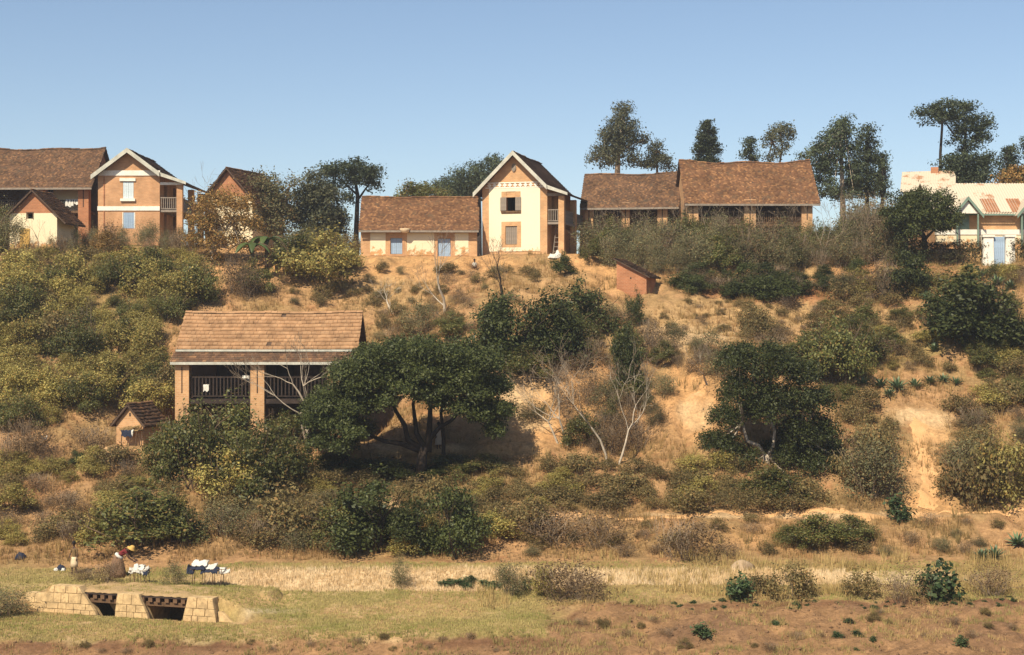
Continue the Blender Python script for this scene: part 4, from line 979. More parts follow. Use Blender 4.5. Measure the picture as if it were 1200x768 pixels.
for pc in (1129, 1204):
    cx = xw(pc); ap = zc(232, YW-1.2); ez = zc(250, YW-1.2); hw_ = 1.0
    pg = MB()
    pg.prism([(cx-hw_*0.8, ez), (cx+hw_*0.8, ez), (cx, ap-0.2)], -1.0, -0.9); pgo = pg.build('porch_gable', M_white, t12)
    for sg_ in (-1, 1):
        mb = MB().add([(cx, -1.15, ap+0.1), (cx+sg_*hw_*1.05, -1.15, ez-0.1), (cx+sg_*hw_*1.05, 1.0, ez-0.1), (cx, 2.0, ap+0.1), (cx, -1.15, ap+0.03), (cx+sg_*hw_*1.05, -1.15, ez-0.17), (cx+sg_*hw_*1.05, 1.0, ez-0.17), (cx, 2.0, ap+0.03)],
                      [(0, 1, 2, 3), (7, 6, 5, 4), (0, 4, 5, 1), (1, 5, 6, 2)])
        mb.build('porch_slope', M_tin, pgo)
        MB().add([(cx, -1.2, ap+0.12), (cx+sg_*hw_*1.08, -1.2, ez-0.1), (cx+sg_*hw_*1.08, -1.2, ez-0.36), (cx, -1.2, ap-0.14), (cx, -1.155, ap+0.12), (cx+sg_*hw_*1.08, -1.155, ez-0.1), (cx+sg_*hw_*1.08, -1.155, ez-0.36), (cx, -1.155, ap-0.14)],
                 [(0, 3, 2, 1), (4, 5, 6, 7), (0, 1, 5, 4), (3, 7, 6, 2), (1, 2, 6, 5)]).build('bargeboard', M_green, pgo)
        MB().box(cx+sg_*0.72-0.05, cx+sg_*0.72+0.05, -1.05, -0.95, zc(290), ez-0.05).build('porch_post', M_green, t12)
    boxo('door', M_green, t12, cx-0.5, cx+0.4, -0.05, -0.004, zc(269.4), zc(252))
t13 = thing('tin_roofed_house', 'far tin roof with rusty streaks and a small chimney behind the dark round tree', 'house', (P(1085, 290, 124).x, 124, float(hz(32.4, 124))), R(-17))
zb = t13.location.z; zc = lambda py, Y=124: CAMZ-(py-384)/F*Y-zb
tin_slope(t13, 'roof', M_tin, -2.0, 2.3, (3, zc(201, 127)), (-0.5, zc(225))); tin_slope(t13, 'roof', M_tin, -2.0, 2.3, (3, zc(201, 127)), (6.5, zc(225)))
boxo('wall', M_bricky, t13, -1.8, 2.1, 0, 6, -0.3, zc(226)); MB().prismx([(0, zc(226)+0.01), (6, zc(226)+0.01), (3, zc(203, 127))], -1.8, -1.5).build('gable', M_bricky, t13); MB().prismx([(0, zc(226)+0.01), (6, zc(226)+0.01), (3, zc(203, 127))], 1.8, 2.1).build('gable', M_bricky, t13)
boxo('chimney', M_brickr, t13, 0.3, 0.9, 2.6, 3.3, zc(207, 127), zc(197, 127))
# gate
pG = G(1171, 312); s_ = pG.y/F
t14 = thing('garden_gate', 'whitewashed gate pillars with a faded grey-blue plank door set in the hedge', 'gate', (pG.x, pG.y, pG.z))
for a, b_ in ((-19, -6), (7.5, 19)):
    w_ = MB().add([(a*s_, 0, -0.4), (b_*s_, 0, -0.4), (b_*s_, 0.5, -0.4), (a*s_, 0.5, -0.4), (a*s_+0.05, 0.03, 1.95), (b_*s_-0.03, 0.03, 1.95), (b_*s_-0.03, 0.47, 1.95), (a*s_+0.05, 0.47, 1.95)],
                  [(0, 3, 2, 1), (4, 5, 6, 7), (0, 1, 5, 4), (1, 2, 6, 5), (2, 3, 7, 6), (3, 0, 4, 7)]).build('pillar', M_white, t14)
    boxo('pillar_cap', M_white, w_, a*s_-0.03, b_*s_+0.04, -0.05, 0.55, 1.952, 2.08)
dr = boxo('door', M_blue, t14, -6*s_+0.02, 7.5*s_-0.02, 0.2, 0.24, 0.0, 1.98)
pm = MB().box(0.006, 0.14, -0.02, -0.001, 0.02, 1.94).mesh('plank', M_blue)
for i in range(5):
    q = link('plank', pm, dr); q.location = (-6*s_+0.03+i*0.147, 0.2, 0.0)

# ------------------------------------------------------------------ timber bridge on stone piers
M_track = plain('track_earth', (0.40, 0.27, 0.14), 0.95, 0.35, 1.8, c2=(0.27, 0.19, 0.085), bmp=0.7)
br = thing('footbridge', 'short timber footbridge on battered cut-stone piers over a dry culvert', 'bridge', (BR_O.x, BR_O.y, -1.05), BR_RZ)
DZ = 1.17   # deck underside level above the local base
stone_cache = {}
def stone(w_, h_, d_, parent, x, y, z, tilt=0.0, rs=0):
    key = (round(w_, 2), round(h_, 2), round(d_, 2), rs)
    if key not in stone_cache:
        rg = np.random.default_rng(900+len(stone_cache)); e = 0.03; mb = MB()
        j = lambda: rg.uniform(-0.015, 0.015)
        outer = [(-w_/2, 0), (w_/2, 0), (w_/2, h_), (-w_/2, h_)]
        fr = [(x_+(e if x_ < 0 else -e)+j(), -0.03+j(), z_+(e if z_ < h_/2 else -e)+j()) for x_, z_ in outer]
        md = [(x_, 0.02, z_) for x_, z_ in outer]; bk_ = [(x_, d_, z_) for x_, z_ in outer]
        mb.add(fr+md+bk_, [(0, 1, 2, 3)]+[(i, i+4, (i+1) % 4+4, (i+1) % 4) for i in range(4)]+[(i+4, i+8, (i+1) % 4+8, (i+1) % 4+4) for i in range(4)]+[(11, 10, 9, 8)])
        stone_cache[key] = mb.mesh('stone', M_stone)
    q = link('stone', stone_cache[key], parent); q.location = (x, y, z); q.rotation_euler = (tilt, 0, 0); return q
def stone_q(parent, c4, y0, y1, d_):
    """one dressed block: front quad corners (x,z) low-left, low-right, top-right, top-left; y0 low edge, y1 top edge"""
    rg = np.random.default_rng(int(abs(c4[0][0]*977+c4[0][1]*131))+5); e = 0.007; j = lambda: rg.uniform(-0.008, 0.008)
    cx = sum(p[0] for p in c4)/4; cz = sum(p[1] for p in c4)/4; ys4 = (y0, y0, y1, y1)
    fr = [(p[0]+(e if p[0] < cx else -e)+j(), q-0.016+j(), p[1]+(e if p[1] < cz else -e)+j()) for p, q in zip(c4, ys4)]
    md = [(p[0], q+0.015, p[1]) for p, q in zip(c4, ys4)]; bk_ = [(p[0], q+d_, p[1]) for p, q in zip(c4, ys4)]
    MB().add(fr+md+bk_, [(0, 1, 2, 3)]+[(i, i+4, (i+1) % 4+4, (i+1) % 4) for i in range(4)]+[(i+4, i+8, (i+1) % 4+8, (i+1) % 4+4) for i in range(4)]).build('stone', M_stone, parent)
def masonry(name, x0b, x1b, x0t, x1t, ht, courses, depth, parent, yb=0.0, batter=0.12):
    """stone-faced mass whose sides lean as in (x0b,x1b) at the base to (x0t,x1t) on top"""
    core = MB().add([(x0b+.02, yb+.1, -.3), (x1b-.02, yb+.1, -.3), (x1b-.02, yb+depth, -.3), (x0b+.02, yb+depth, -.3), (x0t+.02, yb+.1+batter, ht-.012), (x1t-.02, yb+.1+batter, ht-.012), (x1t-.02, yb+depth, ht-.012), (x0t+.02, yb+depth, ht-.012)],
                    [(0, 3, 2, 1), (4, 5, 6, 7), (0, 1, 5, 4), (1, 2, 6, 5), (2, 3, 7, 6), (3, 0, 4, 7)]).build(name, M_stone, parent)
    rg = np.random.default_rng(int(abs(x0b)*100)); zb_ = -0.15
    ed = lambda z, lo, hi: lo+(hi-lo)*max(z, 0)/ht
    cuts = [zb_]+[zb_+(ht-zb_)*(k+1+0.12*(-1)**k*(k < courses-1))/courses for k in range(courses)]
    for c in range(courses):
        z0, z1 = cuts[c]+0.006, cuts[c+1]-0.006
        a0, a1, b0, b1 = ed(z0, x0b, x0t), ed(z1, x0b, x0t), ed(z0, x1b, x1t), ed(z1, x1b, x1t)
        n_ = max(1, int(round((b0-a0)/0.42))); w_ = rg.uniform(0.7, 1.3, n_); f_ = np.concatenate([[0], np.cumsum(w_)/w_.sum()])
        for k in range(n_):
            g0, g1 = f_[k], f_[k+1]; L0, L1 = a0+(b0-a0)*g0, a0+(b0-a0)*g1; T0, T1 = (a1 if k == 0 else L0), (b1 if k == n_-1 else L1)
            if T0 < a1: T0 = a1
            if T1 > b1: T1 = b1
            if T1-T0 < 0.06: T0, T1 = min(T0, b1-0.05), b1
            stone_q(core, [(L0+.005, z0), (L1-.005, z0), (T1-.005, z1), (T0+.005, z1)], yb+batter*max(z0, 0)/ht, yb+batter*max(z1, 0)/ht, 0.14)
    return core
DEP = 2.3; DZ = 0.77
masonry('abutment', -4.35, -1.45, -3.6, -2.42, 1.10, 4, 0.6, br, yb=-0.25)
masonry('wing_wall', -5.1, -4.3, -4.9, -3.7, 0.72, 2, 0.5, br, yb=-0.05)
masonry('pier', -0.72, 0.82, -0.66, 0.26, 0.93, 3, 0.55, br, yb=-0.3); boxo('pier_core', M_stone, br, -0.6, 0.3, 0.27, DEP-0.1, -0.4, DZ-0.31)
masonry('abutment', 2.2, 3.7, 2.4, 3.45, 0.95, 3, 0.6, br, yb=-0.3)
masonry('wing_wall', 3.72, 4.5, 3.5, 3.75, 0.42, 1, 0.5, br, yb=-0.1)
for y_ in (0.12, 1.1, 2.1): boxo('beam', M_woodm, br, -2.75, 2.6, y_, y_+0.14, DZ-0.30, DZ-0.14)
jm = MB().box(-0.085, 0.085, 0.02, DEP+0.05, 0, 0.16).mesh('joist', M_woodm)
for i in range(15):
    q = link('joist', jm, br); q.location = (-2.5+i*0.352+rng.normal()*0.015, rng.normal()*0.02, DZ-0.137); q.rotation_euler = (0, 0, rng.normal()*0.02)
for i in range(8):
    a = 0.03+i*0.285; boxo('deck_plank', M_wood, br, -2.65+rng.uniform(-.1, .1), 2.65+rng.uniform(-.1, .1), a, a+0.27, DZ+0.026, DZ+0.062+rng.uniform(0, .02))
rg = np.random.default_rng(12); kx, ky = 60, 14; V = []
for i in range(kx+1):
    for k in range(ky+1):
        x_ = -2.9+5.8*i/kx; y_ = 0.05+(DEP+0.45)*k/ky; ed_ = min(k, 2)/2
        V.append((x_, y_+rg.normal()*0.03, DZ+0.085-0.25*max(0, abs(x_)-2.5)-0.3*max(0, k-11)/3+0.14*ed_*float(fbm(np.array(x_*1.0+9), np.array(y_+4), 3, 2.2))+rg.uniform(0, .03)))
dd = link('earth_cover', npmesh('earth_cover', V, [(i*(ky+1)+k, (i+1)*(ky+1)+k, (i+1)*(ky+1)+k+1, i*(ky+1)+k+1) for i in range(kx) for k in range(ky)], M_track, True), br)
MB().box(-0.11, 0.11, -0.1, 0.1, 0, 1.1, Matrix.Translation((-1.0, 0.75, -0.15)) @ Matrix.Rotation(R(-38), 4, 'Y')).build('sunlit_strip', M_stone, br)  # leaning pale strip added in place of sunlight inside the left opening

# ------------------------------------------------------------------ people
def skin_body(name, joints, edges, mat, parent, root_i=0, sub=2):
    me = bpy.data.meshes.new(name); me.from_pydata([j[:3] for j in joints], edges, []); me.update()
    o = link(name, me, parent); me.materials.append(mat)
    sk = o.modifiers.new('skin', 'SKIN'); sk.use_smooth_shade = True
    if not me.skin_vertices: me.skin_vertices.new()
    for i, j in enumerate(joints):
        r = j[3] if len(j) > 3 else 0.05
        me.skin_vertices[0].data[i].radius = (r, j[4] if len(j) > 4 else r); me.skin_vertices[0].data[i].use_root = (i == root_i)
    ss = o.modifiers.new('subdiv', 'SUBSURF'); ss.levels = sub; ss.render_levels = sub
    return o
def hand(mb, w, d, side, s=1.0):
    """palm, four fingers and a thumb at wrist w pointing along d"""
    w = Vector(tuple(w)[:3]); d = Vector(d).normalized(); a = d.orthogonal().normalized(); n_ = d.cross(a)
    mb.tube([w, w+d*0.05*s, w+d*0.085*s], [0.022*s, 0.034*s, 0.03*s], 6)
    for i, l in enumerate((0.065, 0.075, 0.07, 0.055)):
        b0 = w+d*0.08*s+a*(i-1.5)*0.017*s; m_ = b0+d*l*0.55*s+n_*0.006*s; mb.tube([b0, m_, m_+(d*0.8+n_*0.5).normalized()*l*0.5*s], [0.009*s, 0.0085*s, 0.006*s], 5)
    b0 = w+d*0.03*s-a*0.03*s; mb.tube([b0, b0+(d*0.6-a).normalized()*0.04*s, b0+(d*0.6-a).normalized()*0.04*s+(d-a*0.3).normalized()*0.03*s], [0.012*s, 0.01*s, 0.007*s], 5)
def head(parent, c, r, yaw, pitch=0.0, hair=True):
    h_ = link('head', None, parent); h_.location = c; h_.rotation_euler = (pitch, 0, yaw)
    V = MB(); nlat, nlon = 12, 16
    prof = []
    for i in range(nlat+1):
        t = math.pi*i/nlat; prof.append((max(0.004, math.sin(t)*r*(0.80+0.06*math.cos(t))), -math.cos(t)*r*1.2))
    V.lathe(prof, nlon, sy=1.12)
    V.tube([(0, -r*0.86, r*0.1), (0, -r*1.12, -r*0.2), (0, -r*0.9, -r*0.3)], [r*0.08, r*0.15, r*0.1], 6)   # nose
    for sx in (-1, 1): V.lathe([(0.3*r*0.4, -0.3*r), (0.3*r, 0), (0.3*r*0.5, 0.32*r)], 6, c=(sx*r*0.84, 0.02*r, -0.05*r), sx=0.4)   # ears
    s_ = V.build('face', M_skin, h_, True)
    e = MB()
    for sx in (-1, 1): e.lathe([(0.02*r, -0.09*r), (0.12*r, 0), (0.02*r, 0.09*r)], 6, c=(sx*r*0.32, -r*0.84, 0.05*r))
    e.lathe([(0.02*r, -0.05*r), (0.26*r, 0), (0.02*r, 0.05*r)], 8, c=(0, -r*0.78, -0.55*r), sy=0.5)
    e.build('eyes_and_mouth', M_hair, h_, True)
    if hair:
        hp = [(r*0.86*math.sin(t)*1.06+0.004, r*1.2*math.cos(t)*1.06) for t in np.linspace(1.75, 0.02, 8)]
        MB().lathe(hp, 14, c=(0, r*0.12, 0.06*r), sy=1.12).build('hair', M_hair, h_, True)
    return h_
# woman stooping over the washing
g1 = G(138, 677); hgt = 1.0
pw_ = thing('person', 'person in dark red top and straw hat bending over the washing by the footbridge', 'person', (g1.x, g1.y, g1.z), R(0))
J = [(0, 0, 0.82, .13, .12), (0.10, 0, 0.93, .13, .11), (0.26, 0, 1.06, .135, .10), (0.38, 0, 1.13, .10, .09), (0.46, -0.02, 1.13, .05), (0.52, -0.02, 1.12, .05),
     (0.37, -0.17, 1.10, .06), (0.50, -0.2, 0.85, .042), (0.68, -0.16, 0.72, .03),
     (0.37, 0.17, 1.10, .06), (0.52, 0.2, 0.86, .042), (0.70, 0.12, 0.72, .03),
     (-0.02, -0.1, 0.74, .085), (0.02, -0.11, 0.42, .062), (-0.02, -0.11, 0.08, .04), (0.1, -0.13, 0.03, .035),
     (-0.02, 0.1, 0.74, .085), (0.04, 0.11, 0.42, .062), (0.0, 0.11, 0.08, .04), (0.12, 0.13, 0.03, .035)]
E = [(0, 1), (1, 2), (2, 3), (3, 4), (4, 5), (3, 6), (6, 7), (7, 8), (3, 9), (9, 10), (10, 11), (0, 12), (12, 13), (13, 14), (14, 15), (0, 16), (16, 17), (17, 18), (18, 19)]
skin_body('body', J, E, M_skin, pw_)
JS = [(x_*1.0, y_, z_, (r_*1.16), (a_[0] if a_ else r_)*1.2) for (x_, y_, z_, r_, *a_) in (J[1], J[2], J[3], (0.37, -0.17, 1.10, .062), (0.43, -0.19, 0.98, .055), (0.37, 0.17, 1.10, .062), (0.44, 0.19, 0.98, .055))]
skin_body('shirt', JS, [(0, 1), (1, 2), (2, 3), (3, 4), (2, 5), (5, 6)], M_cred, pw_, 1)
mb = MB(); hand(mb, J[8][:3], (0.8, 0.1, -0.5), 1); hand(mb, J[11][:3], (0.8, -0.1, -0.5), -1); mb.build('hands', M_skin, pw_, True)
wob = lambda a, i: 0.06*math.sin(a*7+i)*(i < 4)
MB().lathe([(0.36, 0.02), (0.33, 0.2), (0.28, 0.45), (0.23, 0.68), (0.18, 0.84), (0.16, 0.92)], 20, sy=0.85, wob=wob).build('skirt', M_cbrown, pw_, True)
sh = MB().lathe([(0.19, -0.05), (0.205, 0.0), (0.185, 0.06), (0.17, 0.07)], 16, sy=0.8).build('waist_cloth', M_cwhite, pw_, True); sh.location = (0.055, 0, 0.88); sh.rotation_euler = (0, R(38), 0)
hd = head(pw_, (0.585, -0.02, 1.13), 0.095, R(62), R(30))
ht = MB().lathe([(0.20, -0.02), (0.21, 0.0), (0.115, 0.025), (0.105, 0.09), (0.07, 0.13), (0.01, 0.135)], 16).build('hat', M_straw, pw_, True); ht.location = (0.60, -0.02, 1.20); ht.rotation_euler = (R(8), R(28), 0)
# child standing
g2 = G(87, 673)
pc_ = thing('person', 'child in olive shirt and cream wrap standing on the grass bank by a cloth bundle', 'person', (g2.x, g2.y, g2.z), R(-25))
s = 0.8
J = [(0, 0, 0.86, .11, .09), (0, 0.01, 1.02, .105, .08), (0, 0.0, 1.2, .115, .085), (0, 0, 1.34, .07, .06), (0, -0.01, 1.44, .042), (0, -0.02, 1.5, .045),
     (-0.16, 0, 1.3, .05), (-0.23, -0.02, 1.06, .038), (-0.16, -0.18, 0.95, .028), (0.16, 0, 1.3, .05), (0.22, 0.01, 1.06, .038), (0.21, -0.05, 0.84, .028),
     (-0.08, 0, 0.78, .075), (-0.12, -0.05, 0.45, .055), (-0.14, 0.03, 0.08, .036), (-0.16, -0.1, 0.03, .032), (0.08, 0, 0.78, .075), (0.09, -0.02, 0.45, .055), (0.09, 0.05, 0.08, .036), (0.1, -0.09, 0.03, .032)]
J = [tuple([j[0]*s, j[1]*s, j[2]*s]+[q*s for q in j[3:]]) for j in J]
skin_body('body', J, E, M_skin, pc_)
def ofs(*ii): return [tuple(list(J[i][:3])+[J[i][3]*1.2, (J[i][4] if len(J[i]) > 4 else J[i][3])*1.25]) for i in ii]
skin_body('shirt', ofs(0, 1, 2, 3, 6, 7, 9, 10), [(0, 1), (1, 2), (2, 3), (3, 4), (4, 5), (3, 6), (6, 7)], M_colive, pc_, 1)
mb = MB(); hand(mb, J[8], (0.3, -0.6, -0.6), 1, s); hand(mb, J[11], (0, -0.2, -1), -1, s); mb.build('hands', M_skin, pc_, True)
MB().lathe([(0.17, 0.28), (0.165, 0.45), (0.15, 0.62), (0.12, 0.72)], 14, sy=0.8, wob=wob).build('wrap', M_ccream, pc_, True)
head(pc_, (0, -0.02, 1.29), 0.088, R(10))
# child in white beyond the big tree
g3 = G(514, 527)
def robe_child(g, label, hgt, yaw, mat, seat=False):
    p_ = thing('person', label, 'person', (g.x, g.y, g.z), yaw); k = hgt/1.6
    J3 = [(0, 0, 0.86), (0, 0.01, 1.02), (0, 0, 1.2), (0, 0, 1.34), (0, -0.01, 1.44), (0, -0.02, 1.5), (-0.16, 0, 1.3), (-0.22, -0.02, 1.06), (-0.2, -0.1, 0.86), (0.16, 0, 1.3), (0.22, 0.01, 1.06), (0.21, -0.08, 0.86),
          (-0.08, 0, 0.78), (-0.09, -0.03, 0.45), (-0.09, 0.03, 0.08), (-0.1, -0.1, 0.03), (0.08, 0, 0.78), (0.09, -0.03, 0.45), (0.09, 0.03, 0.08), (0.1, -0.1, 0.03)]
    rad_ = [.11, .105, .115, .07, .042, .045, .05, .038, .028, .05, .038, .028, .075, .055, .036, .032, .075, .055, .036, .032]
    if seat:
        for a_, sx in ((12, -1), (16, 1)):
            J3[a_] = (sx*0.1, -0.05, 0.8); J3[a_+1] = (sx*0.14, -0.42, 0.98); J3[a_+2] = (sx*0.12, -0.40, 0.62); J3[a_+3] = (sx*0.12, -0.52, 0.58)
        J3 = [(a_, b_, c_-0.62) for a_, b_, c_ in J3]
    J3 = [(a_*k, b_*k, c_*k, r_*k) for (a_, b_, c_), r_ in zip(J3, rad_)]
    skin_body('body', J3, E, M_skin, p_)
    mb_ = MB(); hand(mb_, J3[8], (0, -0.3, -1), 1, k); hand(mb_, J3[11], (0, -0.3, -1), -1, k); mb_.build('hands', M_skin, p_, True)
    z0_ = J3[0][2]
    if seat:
        sj = [tuple(list(J3[i][:3])+[J3[i][3]*1.22]) for i in (0, 1, 2, 3, 6, 7, 9, 10)]
        skin_body('shirt', sj, [(0, 1), (1, 2), (2, 3), (3, 4), (4, 5), (3, 6), (6, 7)], mat, p_, 1)
    else:
        MB().lathe([(0.24*k, 0.3*k), (0.2*k, 0.6*k), (0.15*k, 0.9*k), (0.15*k, 1.1*k), (0.16*k, 1.25*k), (0.07*k, 1.4*k)], 16, sy=0.8, wob=wob).build('robe', mat, p_, True)
    head(p_, (0, -0.02*k, J3[5][2]+0.1*k), 0.11*k**0.6, 0)
robe_child(g3, 'child in white robe standing behind the trunks of the big spreading tree', 1.3, R(20), M_cwhite)
robe_child(G(556, 316), 'small child in pale shirt sitting on bare earth between the two cream houses', 1.05, R(15), M_cgrey, True)

# ------------------------------------------------------------------ washing, bundles, hen, rock
def heap(root, name, mat, c, rx, ry, rz, seed, n_=14):
    rg = np.random.default_rng(seed); mb = MB()
    prof = [(0.02, 1.0), (0.45, 0.9), (0.8, 0.55), (1.0, 0.12), (0.98, 0.0)][::-1]
    ph = rg.uniform(0, 6, 4)
    w_ = lambda a, i: 0.18*math.sin(a*3+ph[0]+i)+0.12*math.sin(a*5+ph[1]-i*1.3)
    mb.lathe([(p_*1.0, q_) for p_, q_ in prof], 18, wob=w_)
    mb.v = [(c[0]+x_*rx, c[1]+y_*ry, c[2]+z_*rz*(1+0.22*math.sin(x_*7+ph[2])*math.cos(y_*6+ph[3]))) for x_, y_, z_ in mb.v]
    return mb.build(name, mat, root, True)
def rack(px0, px1, pyb, ptop, label, cloths, seed):
    a, b_ = G(px0, pyb), G(px1, pyb); mid = (a+b_)/2; r_ = thing('laundry', label, 'laundry', (mid.x, mid.y, mid.z))
    s_ = mid.y/F; hh = (pyb-ptop)*s_; ln = (px1-px0)*s_; rg = np.random.default_rng(seed)
    for i in range(4):
        x_ = -ln/2+ln*(i+0.3)/3.6
        for y_ in (-0.25, 0.3): MB().tube([(x_+rg.normal()*0.05, y_, -0.25+float(hz(mid.x+x_, mid.y+y_))-mid.z), (x_, y_*0.8, hh*0.8)], 0.014, 5).build('post', M_woodm, r_)
    for y_ in (-0.2, 0.24): MB().tube([(-ln/2, y_, hh*0.78), (0, y_, hh*0.74), (ln/2, y_, hh*0.78)], 0.014, 5).build('pole', M_woodm, r_)
    for (m_, fx, w_, h_, dz, yy, sd) in cloths:
        q = cloth_sheet(r_, m_, w_*0.82, 0.6, sd, drop=h_*0.8); q.location = (fx*ln/2, yy, hh*0.8+dz*0.8)
    return r_
def cloth_sheet(parent, mat, w_, d_, seed, drop=0.25):
    """rumpled washing thrown over poles, front edge hanging down"""
    rg = np.random.default_rng(seed); nx_, ny_ = 18, 14; V = []
    o1, o2 = rg.uniform(0, 50, 2)
    for i in range(nx_+1):
        for j in range(ny_+1):
            u, v = i/nx_, j/ny_
            x_ = (u-0.5)*w_; yy = (v-0.5)*d_; f = max(0, 0.32-v)/0.32
            r_ = float(fbm(np.array(u*w_*5+o1), np.array(v*4+o2), 3, 1.0))
            z_ = r_*0.3-0.09-drop*f*(0.6+0.8*float(fbm(np.array(u*w_*3+o2), np.array(o1), 2, 1.0)))-0.25*max(0, v-0.85)
            V.append((x_+rg.normal()*0.01+0.1*(r_-0.5), yy+f*0.1+0.08*(r_-0.5), z_+rg.normal()*0.012))
    Fq = [(i*(ny_+1)+j, (i+1)*(ny_+1)+j, (i+1)*(ny_+1)+j+1, i*(ny_+1)+j+1) for i in range(nx_) for j in range(ny_)]
    o = link('cloth', npmesh('cloth', V, Fq, mat, True), parent); s_ = o.modifiers.new('solid', 'SOLIDIFY'); s_.thickness = 0.02
    return o
rack(224, 264, 688, 661, 'washing rack of sticks heaped with white and navy clothes beside the bridge', [(M_cwhite, -0.5, 0.75, 0.10, 0.2, 0.08, 1), (M_cwhite, 0.0, 0.8, 0.10, 0.06, 0.1, 2), (M_cwhite, 0.5, 0.8, 0.1, -0.1, 0.08, 7), (M_cwhite, 0.95, 0.45, 0.1, -0.22, 0.05, 8), (M_cnavy, -0.98, 0.35, 0.3, 0.02, -0.05, 3), (M_cnavy, -0.5, 0.6, 0.16, 0.03, -0.2, 4), (M_cnavy, 0.15, 0.8, 0.14, -0.12, -0.2, 5)], 5)
rack(152, 174, 689, 667, 'washing rack with grey and white clothes in front of the bending person', [(M_cgrey, -0.5, 0.45, 0.15, 0.0, 0, 11), (M_cwhite, 0.0, 0.5, 0.15, 0.1, 0.05, 12), (M_cgrey, 0.5, 0.55, 0.2, -0.02, -0.05, 13), (M_cgrey, -0.2, 0.4, 0.2, -0.08, -0.15, 14), (M_cnavy, 0.85, 0.2, 0.2, -0.08, -0.15, 15)], 6)
g_ = G(70, 668); b1 = thing('cloth_bundle', 'navy and white cloth bundle on the grass beside the standing child', 'bundle', (g_.x, g_.y, g_.z-0.03)); heap(b1, 'cloth', M_cnavy, (0.02, 0.05, 0), 0.2, 0.18, 0.24, 4); heap(b1, 'cloth', M_cwhite, (-0.14, -0.1, 0), 0.11, 0.1, 0.13, 5); heap(b1, 'cloth', M_cwhite, (0.18, -0.08, 0), 0.1, 0.1, 0.12, 6)
g_ = G(24, 655); b2 = thing('cloth_bundle', 'dark navy cloth heap lying alone on the dry slope above the pasture', 'bundle', (g_.x, g_.y, g_.z-0.03)); heap(b2, 'cloth', M_cnavy, (0, 0, 0), 0.27, 0.22, 0.3, 9)
g_ = G(648, 303); b3 = thing('cloth_bundle', 'white cloth heap on the bare earth at the foot of the cream tower house', 'bundle', (g_.x, g_.y, g_.z-0.03)); heap(b3, 'cloth', M_cwhite, (0, 0, 0), 0.4, 0.25, 0.32, 10); heap(b3, 'cloth', M_cwhite, (0.35, 0.05, 0), 0.25, 0.2, 0.55, 12)
g_ = G(52, 520); hen = thing('hen', 'white hen on the dry slope left of the tiny brick hut', 'hen', (g_.x, g_.y, g_.z), R(60))
skin_body('body', [(0, 0, 0.22, .075), (0.1, 0, 0.23, .07), (-0.1, 0, 0.26, .055), (-0.19, 0, 0.37, .03), (0.16, 0, 0.32, .035), (0.18, 0, 0.4, .032), (-0.2, 0, 0.42, .018)], [(0, 1), (0, 2), (2, 3), (1, 4), (4, 5), (3, 6)], M_feather, hen)
MB().tube([(0.2, 0, 0.4), (0.25, 0, 0.39)], [0.015, 0.002], 5).build('beak', M_straw, hen); MB().box(0.15, 0.21, -0.006, 0.006, 0.42, 0.46).build('comb', M_redcomb, hen)
for y_ in (-0.04, 0.04): MB().tube([(0.0, y_, 0.18), (0.0, y_, 0.01), (0.05, y_, 0.005)], 0.008, 5).build('leg', M_straw, hen)
g_ = G(869, 667); rk = link('boulder', None); bpy.data.objects.remove(rk)
mb = MB().lathe([(1.0, -0.3), (1.02, 0.1), (0.85, 0.5), (0.5, 0.85), (0.1, 1.0)], 14, wob=lambda a, i: 0.14*math.sin(3*a+i*1.1)+0.08*math.sin(5*a+2))
mb.v = [(x_*0.5, y_*0.35, z_*0.4) for x_, y_, z_ in mb.v]
o = mb.build('boulder', M_rock, None, True); o.location = (g_.x, g_.y, g_.z-0.02); tag(o, 'low pale boulder at the foot of the slope by the dry field', 'boulder')

# ------------------------------------------------------------------ big trees
px_tree('spreading_tree', 'big dark spreading tree with several bare trunks beside the gallery house', 76.9,
  [(432, 424, 22), (465, 417, 23), (500, 415, 24), (535, 420, 24), (565, 430, 24), (583, 455, 18), (405, 440, 20), (440, 445, 24), (480, 437, 24), (518, 440, 24), (550, 455, 24), (583, 482, 14), (580, 505, 10, 13), (560, 488, 15), (540, 478, 14, 11), (500, 462, 17, 13), (515, 470, 10, 9),
   (390, 470, 24), (372, 495, 18), (398, 500, 22), (378, 518, 15, 13), (420, 478, 20), (405, 522, 12, 9), (450, 468, 14), (365, 478, 10), (425, 505, 13, 10), (595, 478, 6), (478, 455, 16, 12), (525, 458, 16, 12), (460, 448, 18, 14), (500, 440, 20, 16), (545, 440, 20, 16), (420, 455, 18, 15), (565, 465, 16, 14)],
  [([(494, 560), (494, 538), (496, 524)], .30, .24), ([(494, 526), (478, 516), (474, 498), (464, 482), (458, 465)], .17, .07), ([(498, 526), (488, 508), (486, 490), (484, 474), (488, 455)], .15, .06), ([(501, 530), (503, 505), (504, 482), (506, 455)], .2, .08), ([(502, 516), (514, 502), (530, 492), (545, 476)], .14, .06), ([(519, 534, 0.6), (519, 510, 0.6), (516, 485, .6), (520, 465, .5)], .11, .07), ([(492, 528), (470, 520), (450, 517), (428, 508), (405, 500)], .16, .06)],
  M_dark, M_barkd, 0.115, 0.62, base=494, clump=0.2, seed=1, low=-0.25, depth=0.62, layers=4, per=18)
